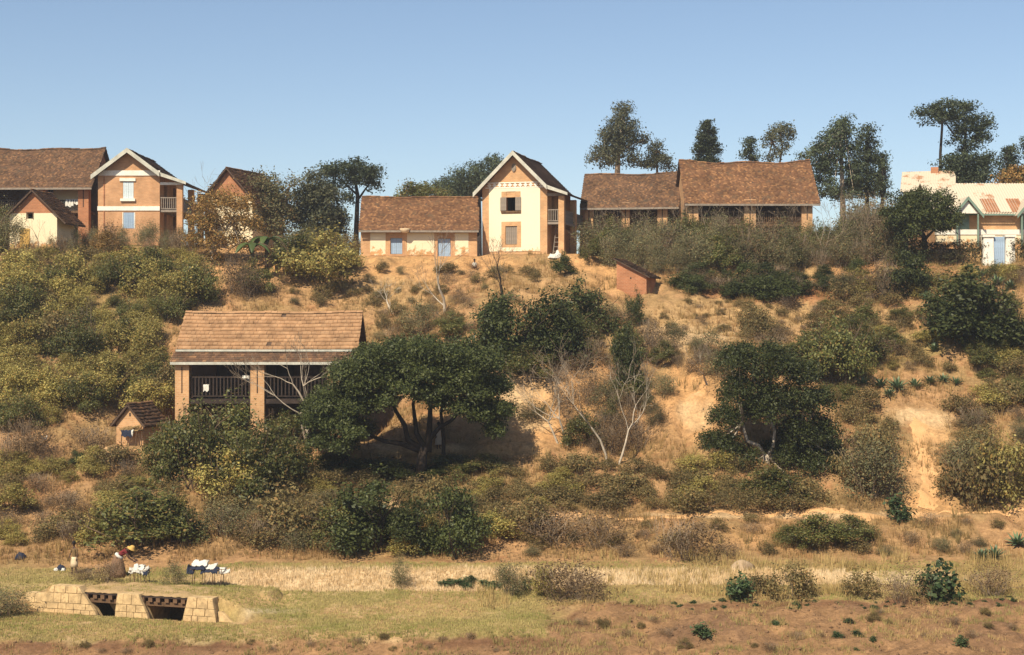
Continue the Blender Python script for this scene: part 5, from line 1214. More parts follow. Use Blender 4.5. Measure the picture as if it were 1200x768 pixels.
px_tree('leafy_tree', 'dense dark green tree with pale forked limbs on the right of the cut bank', 77.3,
  [(858, 425, 18), (885, 432, 22), (915, 430, 20), (940, 440, 18), (862, 460, 22), (895, 465, 26), (930, 470, 24), (958, 470, 18), (850, 490, 16), (845, 520, 18), (868, 535, 16, 13), (830, 515, 12), (935, 505, 24), (965, 505, 20), (975, 530, 15), (945, 540, 22), (965, 555, 16), (915, 530, 14), (890, 480, 18), (905, 412, 12), (940, 565, 14, 12), (870, 412, 10)],
  [([(900, 566), (899, 545), (897, 533)], .2, .16), ([(897, 535), (888, 522), (876, 517), (872, 505), (871, 495)], .12, .06), ([(899, 537), (906, 524), (908, 505), (900, 485)], .12, .05), ([(900, 540), (920, 528), (938, 505)], .1, .05)],
  M_dark, M_pale, 0.115, 0.5, base=900, clump=0.19, seed=2)
px_tree('round_tree', 'round dark evergreen tree standing before the tin-roofed house and hedge', 103.5,
  [(1060, 245, 17), (1080, 236, 16), (1100, 242, 17), (1112, 255, 13), (1052, 258, 14), (1075, 258, 18), (1095, 262, 16), (1062, 272, 12), (1040, 250, 6), (1108, 268, 9)],
  [([(1084, 292), (1083, 278), (1078, 268)], .2, .14), ([(1084, 280), (1096, 268)], .12, .06), ([(1082, 278), (1066, 265)], .1, .06)],
  M_dark, M_barkd, 0.15, 0.5, base=1084, clump=0.22, seed=3)
# skyline
SK = 'trees standing on the skyline'
px_tree('umbrella_pine', 'flat-crowned pine with tall bare trunk behind the long low house', 126,
  [(385, 202, 13, 9), (402, 198, 14, 7), (420, 196, 15, 7), (436, 204, 13, 9), (425, 212, 15, 8), (440, 220, 9, 6), (405, 214, 8, 6), (412, 205, 10, 7), (390, 222, 8, 8), (408, 233, 6, 5)],
  [([(417, 285), (418, 255), (419, 228), (416, 212)], .24, .12), ([(419, 235), (428, 222), (436, 212)], .1, .05), ([(418, 228), (405, 216), (394, 206)], .1, .05)],
  M_pine, M_barkd, 0.19, 0.42, base=417, clump=0.3, seed=4, group=SK)
px_tree('bushy_tree', 'broad olive green tree left of the flat-crowned pine', 122,
  [(370, 215, 15), (360, 232, 18), (382, 235, 20), (375, 255, 22), (350, 255, 16), (395, 255, 14), (365, 275, 18), (392, 272, 14)], [([(372, 300), (372, 270), (370, 245)], .25, .1)], M_euca, M_barkd, 0.19, 0.5, base=372, clump=0.3, seed=5, group=SK)
px_tree('wispy_tree', 'thin grey-green tree with see-through crown behind the banana plants', 120,
  [(305, 215, 12), (322, 222, 14), (338, 230, 12), (318, 242, 15), (300, 235, 10), (335, 250, 12), (310, 262, 14), (345, 215, 7), (330, 268, 12)], [([(322, 300), (322, 265), (318, 235), (312, 212)], .14, .04), ([(321, 260), (335, 235), (338, 220)], .07, .03)], M_grey, M_bark, 0.19, 0.3, base=322, clump=0.4, seed=6, fill=0.5, group=SK)
px_tree('distant_tree', 'dark rounded far tree mass rising left of the cream tower house', 165,
  [(560, 205, 14), (578, 196, 11), (540, 212, 14), (522, 219, 11), (588, 200, 10), (575, 215, 16), (550, 225, 18), (530, 228, 15), (512, 220, 8)], [([(560, 260), (560, 225), (562, 205)], .4, .2)], M_pine, M_barkd, 0.22, 0.42, base=560, clump=0.4, seed=7, group=SK)
px_tree('leafy_tree', 'low lighter green tree peeping over the ridge of the long low house', 135,
  [(482, 226, 10), (500, 224, 12, 8), (516, 228, 10, 7), (470, 230, 7), (492, 235, 14, 8)], [([(495, 262), (495, 240), (496, 230)], .2, .1)], M_lush, M_barkd, 0.19, 0.5, base=495, clump=0.3, seed=8, group=SK)
px_tree('eucalyptus_tree', 'tall grey-green eucalyptus with ragged crown behind the mottled tile roof', 142,
  [(729, 133, 11, 12), (722, 150, 14, 12), (735, 152, 14, 12), (716, 168, 13, 10), (738, 170, 15, 12), (725, 178, 13, 9), (703, 180, 10, 8), (696, 186, 7, 5), (715, 190, 12, 8), (742, 188, 9, 8), (755, 164, 6, 5), (709, 160, 6, 5)],
  [([(723, 215), (724, 185), (727, 160), (729, 138)], .3, .08), ([(724, 190), (708, 180)], .12, .05), ([(725, 180), (742, 168), (754, 164)], .12, .04)], M_euca, M_pale, 0.19, 0.42, base=723, clump=0.32, seed=9, group=SK)
px_tree('young_tree', 'smaller grey-green tree right of the tall eucalyptus', 142,
  [(770, 172, 9, 9), (766, 184, 10, 8), (774, 190, 10, 8), (758, 194, 9, 6), (785, 198, 7, 4)], [([(770, 222), (770, 195), (770, 175)], .15, .05)], M_euca, M_bark, 0.19, 0.45, base=770, clump=0.3, seed=10, group=SK)
def conifer(px, top, bot, wpx, Y, label, seed, mat=M_pine, name='conifer', gap=0.5):
    rg = np.random.default_rng(seed); bl = []; n_ = int((bot-top)/5)
    for i in range(n_):
        t = (i+0.5)/n_; y_ = top+(bot-top)*t; w_ = wpx/2*(0.2+0.95*t)*rg.uniform(0.6, 1.3)
        bl.append((px+rg.normal()*1.0, y_, max(2.5, w_*0.6), 3.2)); 
        for sg_ in (-1, 1):
            if rg.random() > gap*0.3: bl.append((px+sg_*w_*rg.uniform(0.5, 0.95), y_+rg.uniform(0, 4), max(2.5, w_*0.4), 2.2))
    return px_tree(name, label, Y, bl, [([(px, bot+35), (px, bot), (px, top+3)], .22, .04)], mat, M_barkd, 0.17, 0.4, base=px, clump=0.2, seed=seed, layers=3, depth=0.9, group=SK)
conifer(828, 141, 198, 38, 140, 'slim dark layered conifer rising behind the two long tile roofs', 11)
px_tree('small_tree', 'small dark round-headed tree just above the orange-edged tile roof', 142, [(880, 168, 7, 6), (878, 178, 8, 6), (883, 186, 7, 5), (873, 177, 4)], [([(880, 220), (880, 190), (880, 170)], .12, .05)], M_pine, M_barkd, 0.19, 0.45, base=880, clump=0.25, seed=12, group=SK)
px_tree('eucalyptus_tree', 'sparse eucalyptus with open tuft crown between the two conifers', 142, [(913, 153, 13, 6), (905, 161, 9, 5), (922, 160, 8, 6), (899, 170, 5, 4), (911, 180, 9, 6), (920, 171, 5, 5), (900, 186, 8, 4)], [([(914, 225), (914, 190), (917, 172), (914, 155)], .12, .04), ([(915, 182), (905, 165)], .06, .03)], M_euca, M_bark, 0.19, 0.36, base=914, clump=0.3, seed=13, group=SK)
px_tree('tall_pine', 'tall layered pine with bare pale trunk right of the orange-edged roof', 130, [(988, 143, 10, 4), (986, 150, 14, 5), (980, 158, 16, 5), (995, 160, 12, 5), (975, 168, 16, 6), (990, 175, 18, 7), (962, 176, 12, 6), (948, 182, 12, 5), (975, 185, 18, 7), (958, 194, 14, 8), (975, 200, 16, 8), (962, 212, 14, 9), (972, 225, 14, 10), (998, 195, 13, 8), (1000, 212, 12, 9), (950, 222, 13, 9), (992, 228, 14, 9), (944, 208, 10, 7)],
  [([(988, 265), (987, 220), (986, 175), (988, 145)], .26, .07)], M_pine, M_pale, 0.19, 0.34, base=988, clump=0.26, seed=14, group=SK)
px_tree('dark_conifer', 'broad dark conifer with blunt top right of the tall layered pine', 134, [(1017, 155, 8, 6), (1013, 166, 10, 7), (1022, 172, 8, 7), (1012, 182, 14, 9), (1024, 192, 12, 9), (1008, 200, 14, 10), (1022, 210, 13, 10), (1004, 218, 14, 10), (1016, 226, 14, 10)], [([(1016, 265), (1016, 215), (1017, 160)], .25, .06)], M_pine, M_barkd, 0.19, 0.42, base=1016, clump=0.28, seed=15, group=SK)
conifer(1034, 180, 228, 12, 132, 'narrow pointed cypress at the edge of the conifer group', 16, name='cypress')
px_tree('umbrella_pine', 'large flat-topped umbrella pine above the tin-roofed house', 130, [(1086, 130, 13, 6), (1105, 126, 16, 6), (1125, 130, 14, 7), (1095, 140, 12, 5), (1115, 140, 16, 7), (1140, 142, 14, 8), (1153, 150, 10, 8), (1130, 153, 16, 7), (1148, 162, 12, 6), (1122, 166, 9, 5), (1135, 174, 9, 5)],
  [([(1129, 265), (1129, 205), (1130, 175), (1132, 150)], .26, .1), ([(1129, 178), (1145, 160)], .1, .05), ([(1130, 170), (1116, 155), (1105, 140)], .1, .05), ([(1102, 215), (1102, 180), (1104, 150), (1104, 135)], .14, .08)], M_pine, M_barkd, 0.19, 0.4, base=1129, clump=0.26, seed=17, group=SK)
px_tree('bushy_tree', 'dense dark tree crowding the trunk foot of the umbrella pine', 127, [(1112, 195, 12), (1130, 192, 14), (1148, 195, 12), (1160, 202, 10), (1120, 208, 14), (1140, 210, 16), (1108, 212, 10), (1158, 188, 8)], [([(1135, 260), (1135, 215), (1135, 200)], .2, .1)], M_pine, M_barkd, 0.19, 0.5, base=1135, clump=0.3, seed=18, group=SK)
conifer(1182, 172, 212, 28, 130, 'small cone-shaped dark conifer beside the rusty-leaved bush', 19, gap=0.1)
px_tree('rusty_tree', 'round rusty orange leaved tree behind the tin roof', 122, [(1192, 205, 13, 9), (1180, 212, 12, 7), (1205, 208, 12, 9), (1195, 216, 14, 6)], [([(1195, 260), (1195, 215), (1195, 207)], .2, .1)], M_autumn, M_bark, 0.22, 0.5, base=1195, clump=0.28, seed=20, group=SK)
px_tree('bushy_tree', 'dark tree crown leaning in above the rusty bush', 128, [(1206, 168, 10, 8), (1212, 182, 12, 10), (1214, 198, 12, 10)], [([(1212, 260), (1212, 190), (1211, 172)], .2, .1)], M_pine, M_barkd, 0.19, 0.45, base=1212, clump=0.3, seed=21, group=SK)
px_tree('orange_leaved_tree', 'orange-brown leaved tree with grey trunk beside the brick house gallery', 105.5,
  [(240, 242, 14), (262, 235, 16), (285, 242, 14), (250, 262, 16), (272, 258, 16), (232, 262, 10), (295, 262, 12), (248, 285, 14), (270, 280, 12), (228, 282, 8), (285, 285, 10), (255, 305, 10)],
  [([(252, 352), (252, 325), (249, 300), (250, 275), (255, 250)], .15, .06), ([(249, 300), (262, 275), (272, 255)], .08, .04), ([(250, 290), (240, 268)], .07, .03)], M_autumn, M_pale, 0.15, 0.34, base=252, clump=0.32, seed=22, fill=0.45)
bare_tree(231, 300, 100, 'thin leafless tree top between brick house and peaked roof', M_twig, 9, depth=4, at=Vector((P(232, 290, 117).x, 117, float(hz(P(232, 290, 117).x, 117)))), r=0.07)

# ------------------------------------------------------------------ bare and pale trees
bare_tree(366, 505, 140, 'pale forked leafless tree in front of the gallery house', M_pale, 1, lean=(-0.15, 0), depth=5, r=0.15, spread=0.42, twigmat=M_twig, at=Vector((P(362, 520, 79.7).x, 79.7, 4.0)), trunks=2)
bare_tree(521, 366, 88, 'pale leafless tree on the slope below the blue-shuttered low house', M_pale, 2, depth=5, r=0.12, spread=0.4, twigmat=M_twig)
bare_tree(591, 362, 90, 'dark leafless tree on the slope below the cream tower house', M_barkd, 3, lean=(0.2, 0), depth=5, r=0.11, spread=0.45, twigmat=M_twig)
bare_tree(462, 368, 60, 'small bleached leaning tree right of the gallery house roof', M_pale, 4, lean=(-0.45, 0), depth=4, r=0.09, spread=0.6)
PB = 'pale slender trees on the cut bank'
for i, (px, py, h, ln_) in enumerate([(666, 523, 105, (-0.18, 0)), (655, 520, 90, (-0.3, 0)), (713, 545, 150, (-0.15, 0)), (724, 545, 130, (0.3, 0)), (735, 520, 100, (0.55, 0)), (830, 450, 60, (-0.2, 0))]):
    bare_tree(px, py, h, 'pale slender nearly leafless tree on the eroded earth bank', M_pale, 10+i, lean=ln_, depth=5, r=0.075, spread=0.42, twigmat=M_twig, group=PB, name='slender_tree', kids=(2, 3))
SC = 'leafless grey trees in the scrub'
for i, (px, py, h) in enumerate([(745, 300, 70), (800, 305, 75), (838, 305, 70), (905, 308, 85), (935, 305, 75), (965, 310, 85), (985, 310, 95), (1010, 308, 80), (862, 303, 60), (1030, 305, 70), (700, 300, 60), (780, 303, 55)]):
    bare_tree(px, py, h, 'grey leafless thin tree in the scrub before the tile-roofed houses', M_twig, 30+i, depth=4, r=0.06, spread=0.4, group=SC, name='slender_tree', lean=(rng.normal()*0.2, 0), trunks=2)
for i, (px, py, h) in enumerate([(112, 395, 55), (82, 285, 35), (45, 295, 50)]):
    bare_tree(px, py, h, ['thin grey stem standing in the yellow-green thicket', 'thin twiggy tree beside the stained plaster hut', 'bare twig tree before the stained plaster hut'][i], M_twig, 50+i, depth=3, r=0.05, name='slender_tree')

# ------------------------------------------------------------------ banana, agaves, hedge
def banana(px, py, h, label, seed):
    rg = np.random.default_rng(seed); p = G(px, py); hh = h/F*p.y
    r_ = thing('banana_plant', label, 'plant', (p.x, p.y, p.z))
    MB().tube([(0, 0, -0.2), (0.03, 0, hh*0.3), (0, 0, hh*0.62)], [0.13, 0.1, 0.06], 8).build('stem', M_bark, r_, True)
    for k in range(8):
        a = k*2.4+rg.uniform(-.3, .3); d = Vector((math.cos(a), math.sin(a), 0)); s_ = Vector((-d.y, d.x, 0)); ln = hh*rg.uniform(0.5, 0.7); V = []; m_ = 9
        for i in range(m_+1):
            t = i/m_; c_ = Vector((0, 0, hh*0.6))+d*ln*t*0.85+Vector((0, 0, ln*(0.75*t-0.95*t*t))); w_ = 0.24*math.sin(math.pi*min(1, 0.08+t*0.95))**0.6*hh/3
            V += [tuple(c_-s_*w_+Vector((0, 0, -0.06))), tuple(c_), tuple(c_+s_*w_+Vector((0, 0, -0.06)))]
        Fq = [(3*i+j, 3*i+j+1, 3*i+j+4, 3*i+j+3) for i in range(m_) for j in range(2)]
        link('leaf', npmesh('leaf', V, Fq, M_banana if k % 4 else M_dry, True), r_)
banana(312, 318, 58, 'green banana plant beside the orange-leaved tree', 1); banana(296, 325, 58, 'banana plant with drying leaves at the orange-leaved tree foot', 2)
ag_me = []
for v in range(4):
    rg = np.random.default_rng(70+v); V = []; Fq = []
    for k in range(30):
        a = k*2.39996; el = R(12+62*(k/30)+rg.uniform(-6, 6)); ln = rg.uniform(0.8, 1.1)*(1-0.25*(k/30)); d = Vector((math.cos(a)*math.cos(el), math.sin(a)*math.cos(el), math.sin(el))); s_ = Vector((-math.sin(a), math.cos(a), 0)); o_ = len(V); nn = d.cross(s_)
        for t, w_ in ((0, 0.05), (0.3, 0.075), (0.7, 0.05), (1.0, 0.004)):
            c_ = Vector((0, 0, 0.1))+d*ln*t+Vector((0, 0, -0.12*t*t)); V += [tuple(c_-s_*w_), tuple(c_+nn*(-0.03)*(1-t)), tuple(c_+s_*w_)]
        Fq += [(o_+3*i+j, o_+3*i+j+1, o_+3*i+j+4, o_+3*i+j+3) for i in range(3) for j in range(2)]
    ag_me.append(npmesh('agave', V, Fq, M_agave))
AGP = []
def agave(px, py, w, label, group):
    w *= 1.25; p = G(px, py); AGP.append(p); s_ = w/F*p.y/1.9; o = link('agave', ag_me[int(rng.integers(0, 4))]); o.location = (p.x, p.y, p.z-0.02); o.scale = (s_,)*3; o.rotation_euler = (rng.normal()*.1, rng.normal()*.1, rng.uniform(0, 6)); tag(o, label, 'agave', group)
for (px, py, w) in [(1032, 455, 30), (1052, 458, 34), (1072, 455, 28), (1042, 465, 24), (1090, 452, 26), (1105, 448, 22), (968, 422, 22), (1095, 412, 24), (1012, 452, 24), (1120, 452, 22)]:
    agave(px, py, w, 'spiky agave rosette in the row on the mid slope', 'agaves on the mid slope')
for (px, py, w) in [(1130, 335, 30), (1168, 335, 30), (1088, 352, 26), (1150, 328, 30), (1160, 345, 24), (1185, 340, 26)]:
    agave(px, py, w, 'spiky agave rosette on the slope below the garden gate', 'agaves below the gate')
for (px, py, w) in [(1150, 657, 32), (1166, 655, 34), (1193, 640, 34)]:
    agave(px, py, w, 'blue-green agave at the foot of the slope near the dry field', 'agaves at the slope foot')
# clipped hedge
def hedge(name, label, px0, px1, Y, ptop, seed):
    a = P(px0, 0, Y); b_ = P(px1, 0, Y); a.z = float(hz(a.x, Y)); b_.z = float(hz(b_.x, Y)); zt = CAMZ-(ptop-384)/F*Y
    rg = np.random.default_rng(seed); r_ = thing(name, label, 'hedge', (a.x, a.y, a.z)); n_ = int((b_-a).length/0.4); bl = []; mb = MB()
    for i in range(n_+1):
        p = a.lerp(b_, i/n_)-a; z_ = float(hz(a.x+p.x, a.y+p.y))-a.z; h = zt-a.z-z_
        bl.append((p.x, p.y, z_+h*0.5, 0.45, 0.42, h*0.54*rg.uniform(0.93, 1.05))); mb.tube([(p.x, p.y, z_-0.2), (p.x+0.03, p.y, z_+h*0.7)], 0.025, 4)
    V, Fq = leafcloud(bl, int(n_*520), 0.11, rg, 0.13, per=12, fill=0.1); V[:, 2] = np.minimum(V[:, 2], zt-a.z+0.1+0.06*rg.random(len(V))); link('foliage', npmesh('foliage', V, Fq, M_hedge), r_)
    tag(mb.build('stems', M_bark, r_), kind='stuff')
M_hedge = leafmat('leaf_hedge', (0.035, 0.036, 0.014), (0.105, 0.085, 0.032), 0.7, 0.2)
hedge('clipped_hedge', 'long dark clipped hedge left of the white garden gate', 1046, 1150, 103.2, 283, 1)
hedge('clipped_hedge', 'short dark clipped hedge right of the white garden gate', 1192, 1235, 102.6, 281, 2)

# ------------------------------------------------------------------ shrubs
lab = lambda k, where: dict(lush='dark green broad-leaved bush', dark='deep green dense bush', yell='yellow-green leafy bush', oliv='low olive-brown fine-leaved shrub', grey='tall grey-green scrub bush', dry='dry brown twiggy bush', herb='small bright green leafy herb', autumn='orange-leaved bush')[k]+' '+where
def labs(where, *ks): return {k: lab(k, where) for k in ks}
# single, hand-placed
def many(lst, where, group):
    for (px, py, w, h, k) in lst: shrub(px, py, w, h, k, lab(k, where), group)
many([(372, 335, 85, 66, 'yell'), (352, 318, 60, 46, 'lush'), (395, 318, 50, 44, 'yell')], 'on the orange bank left of the low house', 'bushes left of the low house')
many([(225, 572, 80, 95, 'lush'), (275, 545, 75, 75, 'lush'), (305, 585, 80, 85, 'lush'), (245, 515, 60, 52, 'lush'), (195, 555, 55, 62, 'lush'), (335, 560, 55, 62, 'lush'), (290, 515, 50, 42, 'yell'), (265, 585, 70, 60, 'yell'), (330, 520, 45, 40, 'lush')], 'in front of the gallery house pillars', 'bushes before the gallery house')
many([(440, 645, 90, 85, 'dark'), (475, 645, 60, 62, 'dark'), (540, 655, 66, 88, 'dark'), (400, 640, 60, 60, 'lush'), (505, 600, 50, 40, 'oliv')], 'at the foot of the slope below the spreading tree', 'dark bushes below the spreading tree')
many([(165, 638, 110, 66, 'lush'), (135, 630, 60, 50, 'yell'), (205, 635, 60, 55, 'lush'), (265, 630, 60, 42, 'grey'), (340, 625, 90, 60, 'oliv'), (310, 640, 60, 40, 'dry'), (370, 635, 60, 55, 'oliv')], 'above the straw bank behind the washing', 'bushes above the straw bank')
many([(528, 396, 40, 30, 'lush'), (600, 425, 70, 80, 'dark'), (640, 425, 70, 80, 'dark'), (690, 392, 62, 62, 'dark'), (578, 420, 34, 66, 'dark'), (668, 415, 50, 55, 'lush'), (735, 470, 36, 90, 'dark'), (628, 495, 36, 30, 'grey'), (660, 322, 26, 26, 'dark'), (740, 385, 22, 44, 'dark'), (495, 395, 40, 44, 'grey'), (620, 445, 60, 40, 'lush')], 'on the slope below the cream houses', 'dark bushes on the mid slope')
many([(1150, 408, 100, 92, 'dark'), (1120, 385, 70, 66, 'lush'), (1185, 420, 50, 66, 'dark'), (985, 455, 66, 80, 'lush'), (965, 430, 60, 50, 'lush'), (1010, 430, 50, 50, 'lush'), (1060, 350, 50, 60, 'dark'), (1040, 355, 44, 60, 'dry')], 'on the right slope among the agaves', 'bushes among the agaves')
many([(1018, 585, 70, 80, 'grey'), (1035, 578, 46, 80, 'oliv'), (1005, 570, 50, 70, 'oliv'), (1150, 592, 70, 84, 'oliv'), (1180, 595, 66, 80, 'yell'), (1140, 575, 50, 66, 'grey'), (1138, 510, 50, 46, 'dry'), (910, 585, 66, 40, 'lush'), (950, 590, 50, 30, 'oliv')], 'beside the steep eroded footpath', 'bushes beside the steep footpath')
many([(655, 640, 90, 48, 'dry'), (700, 638, 70, 46, 'dry'), (800, 655, 84, 55, 'dry'), (620, 620, 60, 44, 'oliv'), (960, 640, 60, 38, 'lush'), (1000, 635, 50, 30, 'lush'), (930, 640, 40, 26, 'lush')], 'just below the level footpath', 'bushes below the level footpath')
many([(597, 698, 34, 46, 'grey'), (655, 702, 90, 50, 'dry'), (685, 704, 50, 40, 'dry'), (925, 700, 60, 44, 'oliv'), (1055, 705, 60, 48, 'dry'), (1165, 700, 60, 40, 'dry'), (470, 690, 22, 44, 'grey'), (640, 700, 30, 36, 'yell'), (1010, 700, 40, 36, 'oliv'), (890, 696, 36, 24, 'oliv')], 'on the pale dry field before the slope', 'bushes on the dry field')
many([(122, 682, 44, 26, 'dry'), (100, 680, 36, 18, 'dry')], 'on the bank between the child and the bending person', 'brush by the washing people')
many([(206, 690, 30, 34, 'grey')], 'growing behind the timber footbridge', None); many([(5, 722, 56, 34, 'grey')], 'against the stone wing wall of the bridge', None)
many([(864, 704, 32, 32, 'herb'), (1103, 703, 42, 46, 'herb'), (822, 746, 24, 18, 'herb')], 'standing at the edge of the turned brown soil', 'leafy herbs at the soil edge')
many([(1052, 612, 30, 34, 'herb')], 'standing alone beside the level footpath', None)
many([(12, 545, 40, 44, 'dry'), (28, 530, 50, 50, 'dry'), (115, 528, 62, 34, 'dry'), (88, 550, 22, 22, 'dark'), (150, 562, 40, 34, 'dry'), (205, 535, 30, 22, 'lush'), (45, 535, 40, 36, 'dry')], 'around the tiny brick hut', 'bushes around the tiny hut')
many([(290, 352, 36, 46, 'dry'), (275, 345, 36, 50, 'dry'), (300, 345, 40, 40, 'lush'), (232, 355, 44, 50, 'lush')], 'below the orange-leaved tree', 'bushes below the orange-leaved tree')
many([(430, 556, 60, 22, 'dark'), (470, 562, 50, 20, 'dark'), (530, 556, 70, 24, 'dark'), (565, 552, 50, 20, 'lush'), (400, 552, 50, 24, 'dark')], 'on the shaded bank under the spreading tree', 'bushes added as shade under the spreading tree')  # bushes added to stand in for the tree's deep shade on the bank
many([(815, 338, 50, 20, 'dark'), (850, 344, 50, 24, 'dry'), (875, 350, 56, 26, 'dark'), (905, 352, 50, 28, 'dark'), (935, 348, 50, 24, 'dark'), (890, 340, 50, 26, 'dry')], 'packed in the gully below the tile-roofed houses', 'bushes added to darken the gully')  # bushes added in place of the shadow under the gully's overhang
# thickets
scatter([(-10, 303), (235, 307), (240, 350)], 26, dict(yell=.8, oliv=.2), (0.7, 1.1), (1.4, 2.0), labs('along the upper edge of the thicket by the huts', 'yell', 'oliv'), 'upper edge of the thicket', 0.8)
scatter([(-10, 322), (235, 326), (240, 350), (205, 380), (200, 500), (130, 470), (60, 500), (-10, 510)], 92, dict(yell=.68, lush=.2, oliv=.12), (0.9, 2.5), (0.9, 1.35), labs('in the thicket below the brick house', 'yell', 'lush', 'oliv'), 'thicket below the brick house', 0.95)
scatter([(60, 278), (235, 282), (235, 300), (60, 298)], 26, dict(grey=.5, dry=.3, autumn=.2), (1.1, 2.0), (0.6, 0.9), labs('at the foot of the orange brick house', 'grey', 'dry', 'autumn'), 'scrub at the brick house', 0.6)
scatter([(-10, 285), (12, 285), (20, 300), (-10, 300)], 4, dict(grey=.5, lush=.5), (1.8, 3.0), (0.6, 0.9), labs('beside the stained plaster hut', 'grey', 'lush'), 'scrub beside the plaster hut', 0.6)
scatter([(-10, 545), (190, 545), (230, 600), (110, 640), (-10, 640)], 42, dict(oliv=.45, dry=.25, yell=.3), (0.6, 1.2), (1.2, 1.9), labs('on the dry lower slope below the tiny hut', 'oliv', 'dry', 'yell'), 'lower left slope shrubs', 1.0)
scatter([(350, 560), (480, 575), (590, 545), (870, 550), (990, 600), (860, 602), (600, 604), (560, 650), (300, 650), (240, 600)], 120, dict(oliv=.8, yell=.12, grey=.08), (0.6, 1.15), (1.3, 2.0), labs('on the shelf above the level footpath', 'oliv', 'yell', 'grey'), 'scrub on the shelf above the footpath', 0.85)
scatter([(650, 395), (760, 370), (860, 420), (850, 445), (790, 445), (760, 540), (650, 530), (640, 470)], 46, dict(dry=.62, grey=.25, lush=.13), (0.9, 2.0), (0.8, 1.2), labs('on the cut bank among pale trees', 'dry', 'grey', 'lush'), 'scrub on the cut bank', 0.8)
scatter([(665, 287), (1050, 284), (1060, 312), (960, 318), (860, 318), (760, 322), (680, 310)], 104, dict(grey=.68, dry=.17, lush=.15), (1.6, 3.0), (0.6, 1.0), labs('before the two long tile-roofed houses', 'grey', 'dry', 'lush'), 'scrub before the tile-roofed houses', 0.75)
scatter([(800, 325), (950, 332), (1000, 320), (1020, 345), (860, 352), (800, 345)], 24, dict(dry=.4, grey=.2, dark=.4), (0.8, 1.5), (1.0, 1.5), labs('along the dark gully edge', 'dry', 'grey', 'dark'), 'scrub along the gully', 0.8)  # dark bushes in this mix also stand in for the undercut's shadow
scatter([(860, 390), (1000, 330), (1210, 320), (1210, 480), (1080, 470), (960, 470), (880, 410)], 95, dict(oliv=.4, yell=.22, lush=.22, dry=.16), (0.6, 1.5), (1.1, 1.7), labs('scattered over the right-hand slope', 'oliv', 'yell', 'lush', 'dry'), 'right slope shrubs', 0.9)
scatter([(990, 480), (1048, 480), (1045, 570), (1000, 580)], 14, dict(oliv=.6, dry=.4), (0.6, 1.3), (1.1, 1.7), labs('on the bank left of the steep footpath', 'oliv', 'dry'), 'bank left of the steep footpath', 0.8)
scatter([(1125, 480), (1210, 470), (1210, 595), (1120, 590)], 20, dict(oliv=.5, grey=.3, dry=.2), (0.7, 1.5), (1.1, 1.7), labs('on the bank right of the steep footpath', 'oliv', 'grey', 'dry'), 'bank right of the steep footpath', 0.8)
scatter([(600, 612), (1210, 610), (1210, 650), (600, 655)], 40, dict(oliv=.5, dry=.3, grey=.2), (0.35, 0.8), (1.2, 1.8), labs('on the low bank under the footpath', 'oliv', 'dry', 'grey'), 'low bank shrubs', 0.7)
scatter([(300, 325), (560, 315), (660, 325), (640, 360), (480, 370), (440, 360), (300, 362)], 48, dict(oliv=.5, dry=.35, grey=.15), (0.35, 0.9), (1.1, 1.7), labs('on the grassy slope under the low house', 'oliv', 'dry', 'grey'), 'shrubs under the low house', 0.9)
scatter([(440, 370), (560, 372), (560, 400), (470, 410), (445, 400)], 14, dict(oliv=.4, dry=.4, grey=.2), (0.6, 1.3), (0.9, 1.5), labs('above the crown of the spreading tree', 'oliv', 'dry', 'grey'), 'shrubs above the spreading tree', 0.8)
scatter([(770, 350), (880, 350), (960, 385), (880, 400), (780, 395)], 26, dict(oliv=.5, dry=.5), (0.25, 0.6), (1.2, 2.0), labs('on the bare tan slope right of the brick hut', 'oliv', 'dry'), 'shrubs on the bare tan slope', 0.7)
scatter([(1010, 280), (1065, 280), (1065, 300), (1010, 300)], 12, dict(autumn=.4, grey=.4, dry=.2), (2.5, 4.2), (0.7, 1.0), labs('left of the round dark tree', 'autumn', 'dry', 'grey'), 'brush left of the round tree', 0.5)
scatter([(320, 280), (420, 282), (418, 296), (330, 300)], 12, dict(grey=.5, lush=.3, oliv=.2), (1.0, 2.2), (0.9, 1.3), labs('behind the orange bank under the skyline trees', 'grey', 'lush', 'oliv'), 'shrubs behind the orange bank', 0.9)
scatter([(660, 730), (1210, 712), (1210, 766), (690, 766)], 30, dict(oliv=.45, dry=.45, herb=.1), (0.15, 0.4), (1.1, 1.7), labs('rooted in the bare brown soil of the ditch bank', 'oliv', 'dry', 'herb'), 'weeds on the ditch bank', 0.5, name='weed', cat='weed')
scatter([(680, 706), (1210, 700), (1210, 712), (690, 716)], 44, dict(herb=1), (0.07, 0.15), (1.4, 2.6), labs('in the weed row along the turned soil', 'herb'), 'herbs along the turned soil', 0.3, name='herb', cat='herb')
scatter([(0, 752), (640, 745), (640, 766), (0, 768)], 14, dict(dry=.6, oliv=.4), (0.15, 0.35), (1.1, 1.7), labs('on the dark ditch edge before the pasture', 'dry', 'oliv'), 'weeds on the ditch edge', 0.6, name='weed', cat='weed')
scatter([(515, 683), (620, 683), (620, 690), (515, 690)], 9, dict(herb=1), (0.2, 0.35), (1.8, 2.6), labs('in the green patch at the straw bank end', 'herb'), 'herbs at the straw bank', 0.3, name='herb', cat='herb')

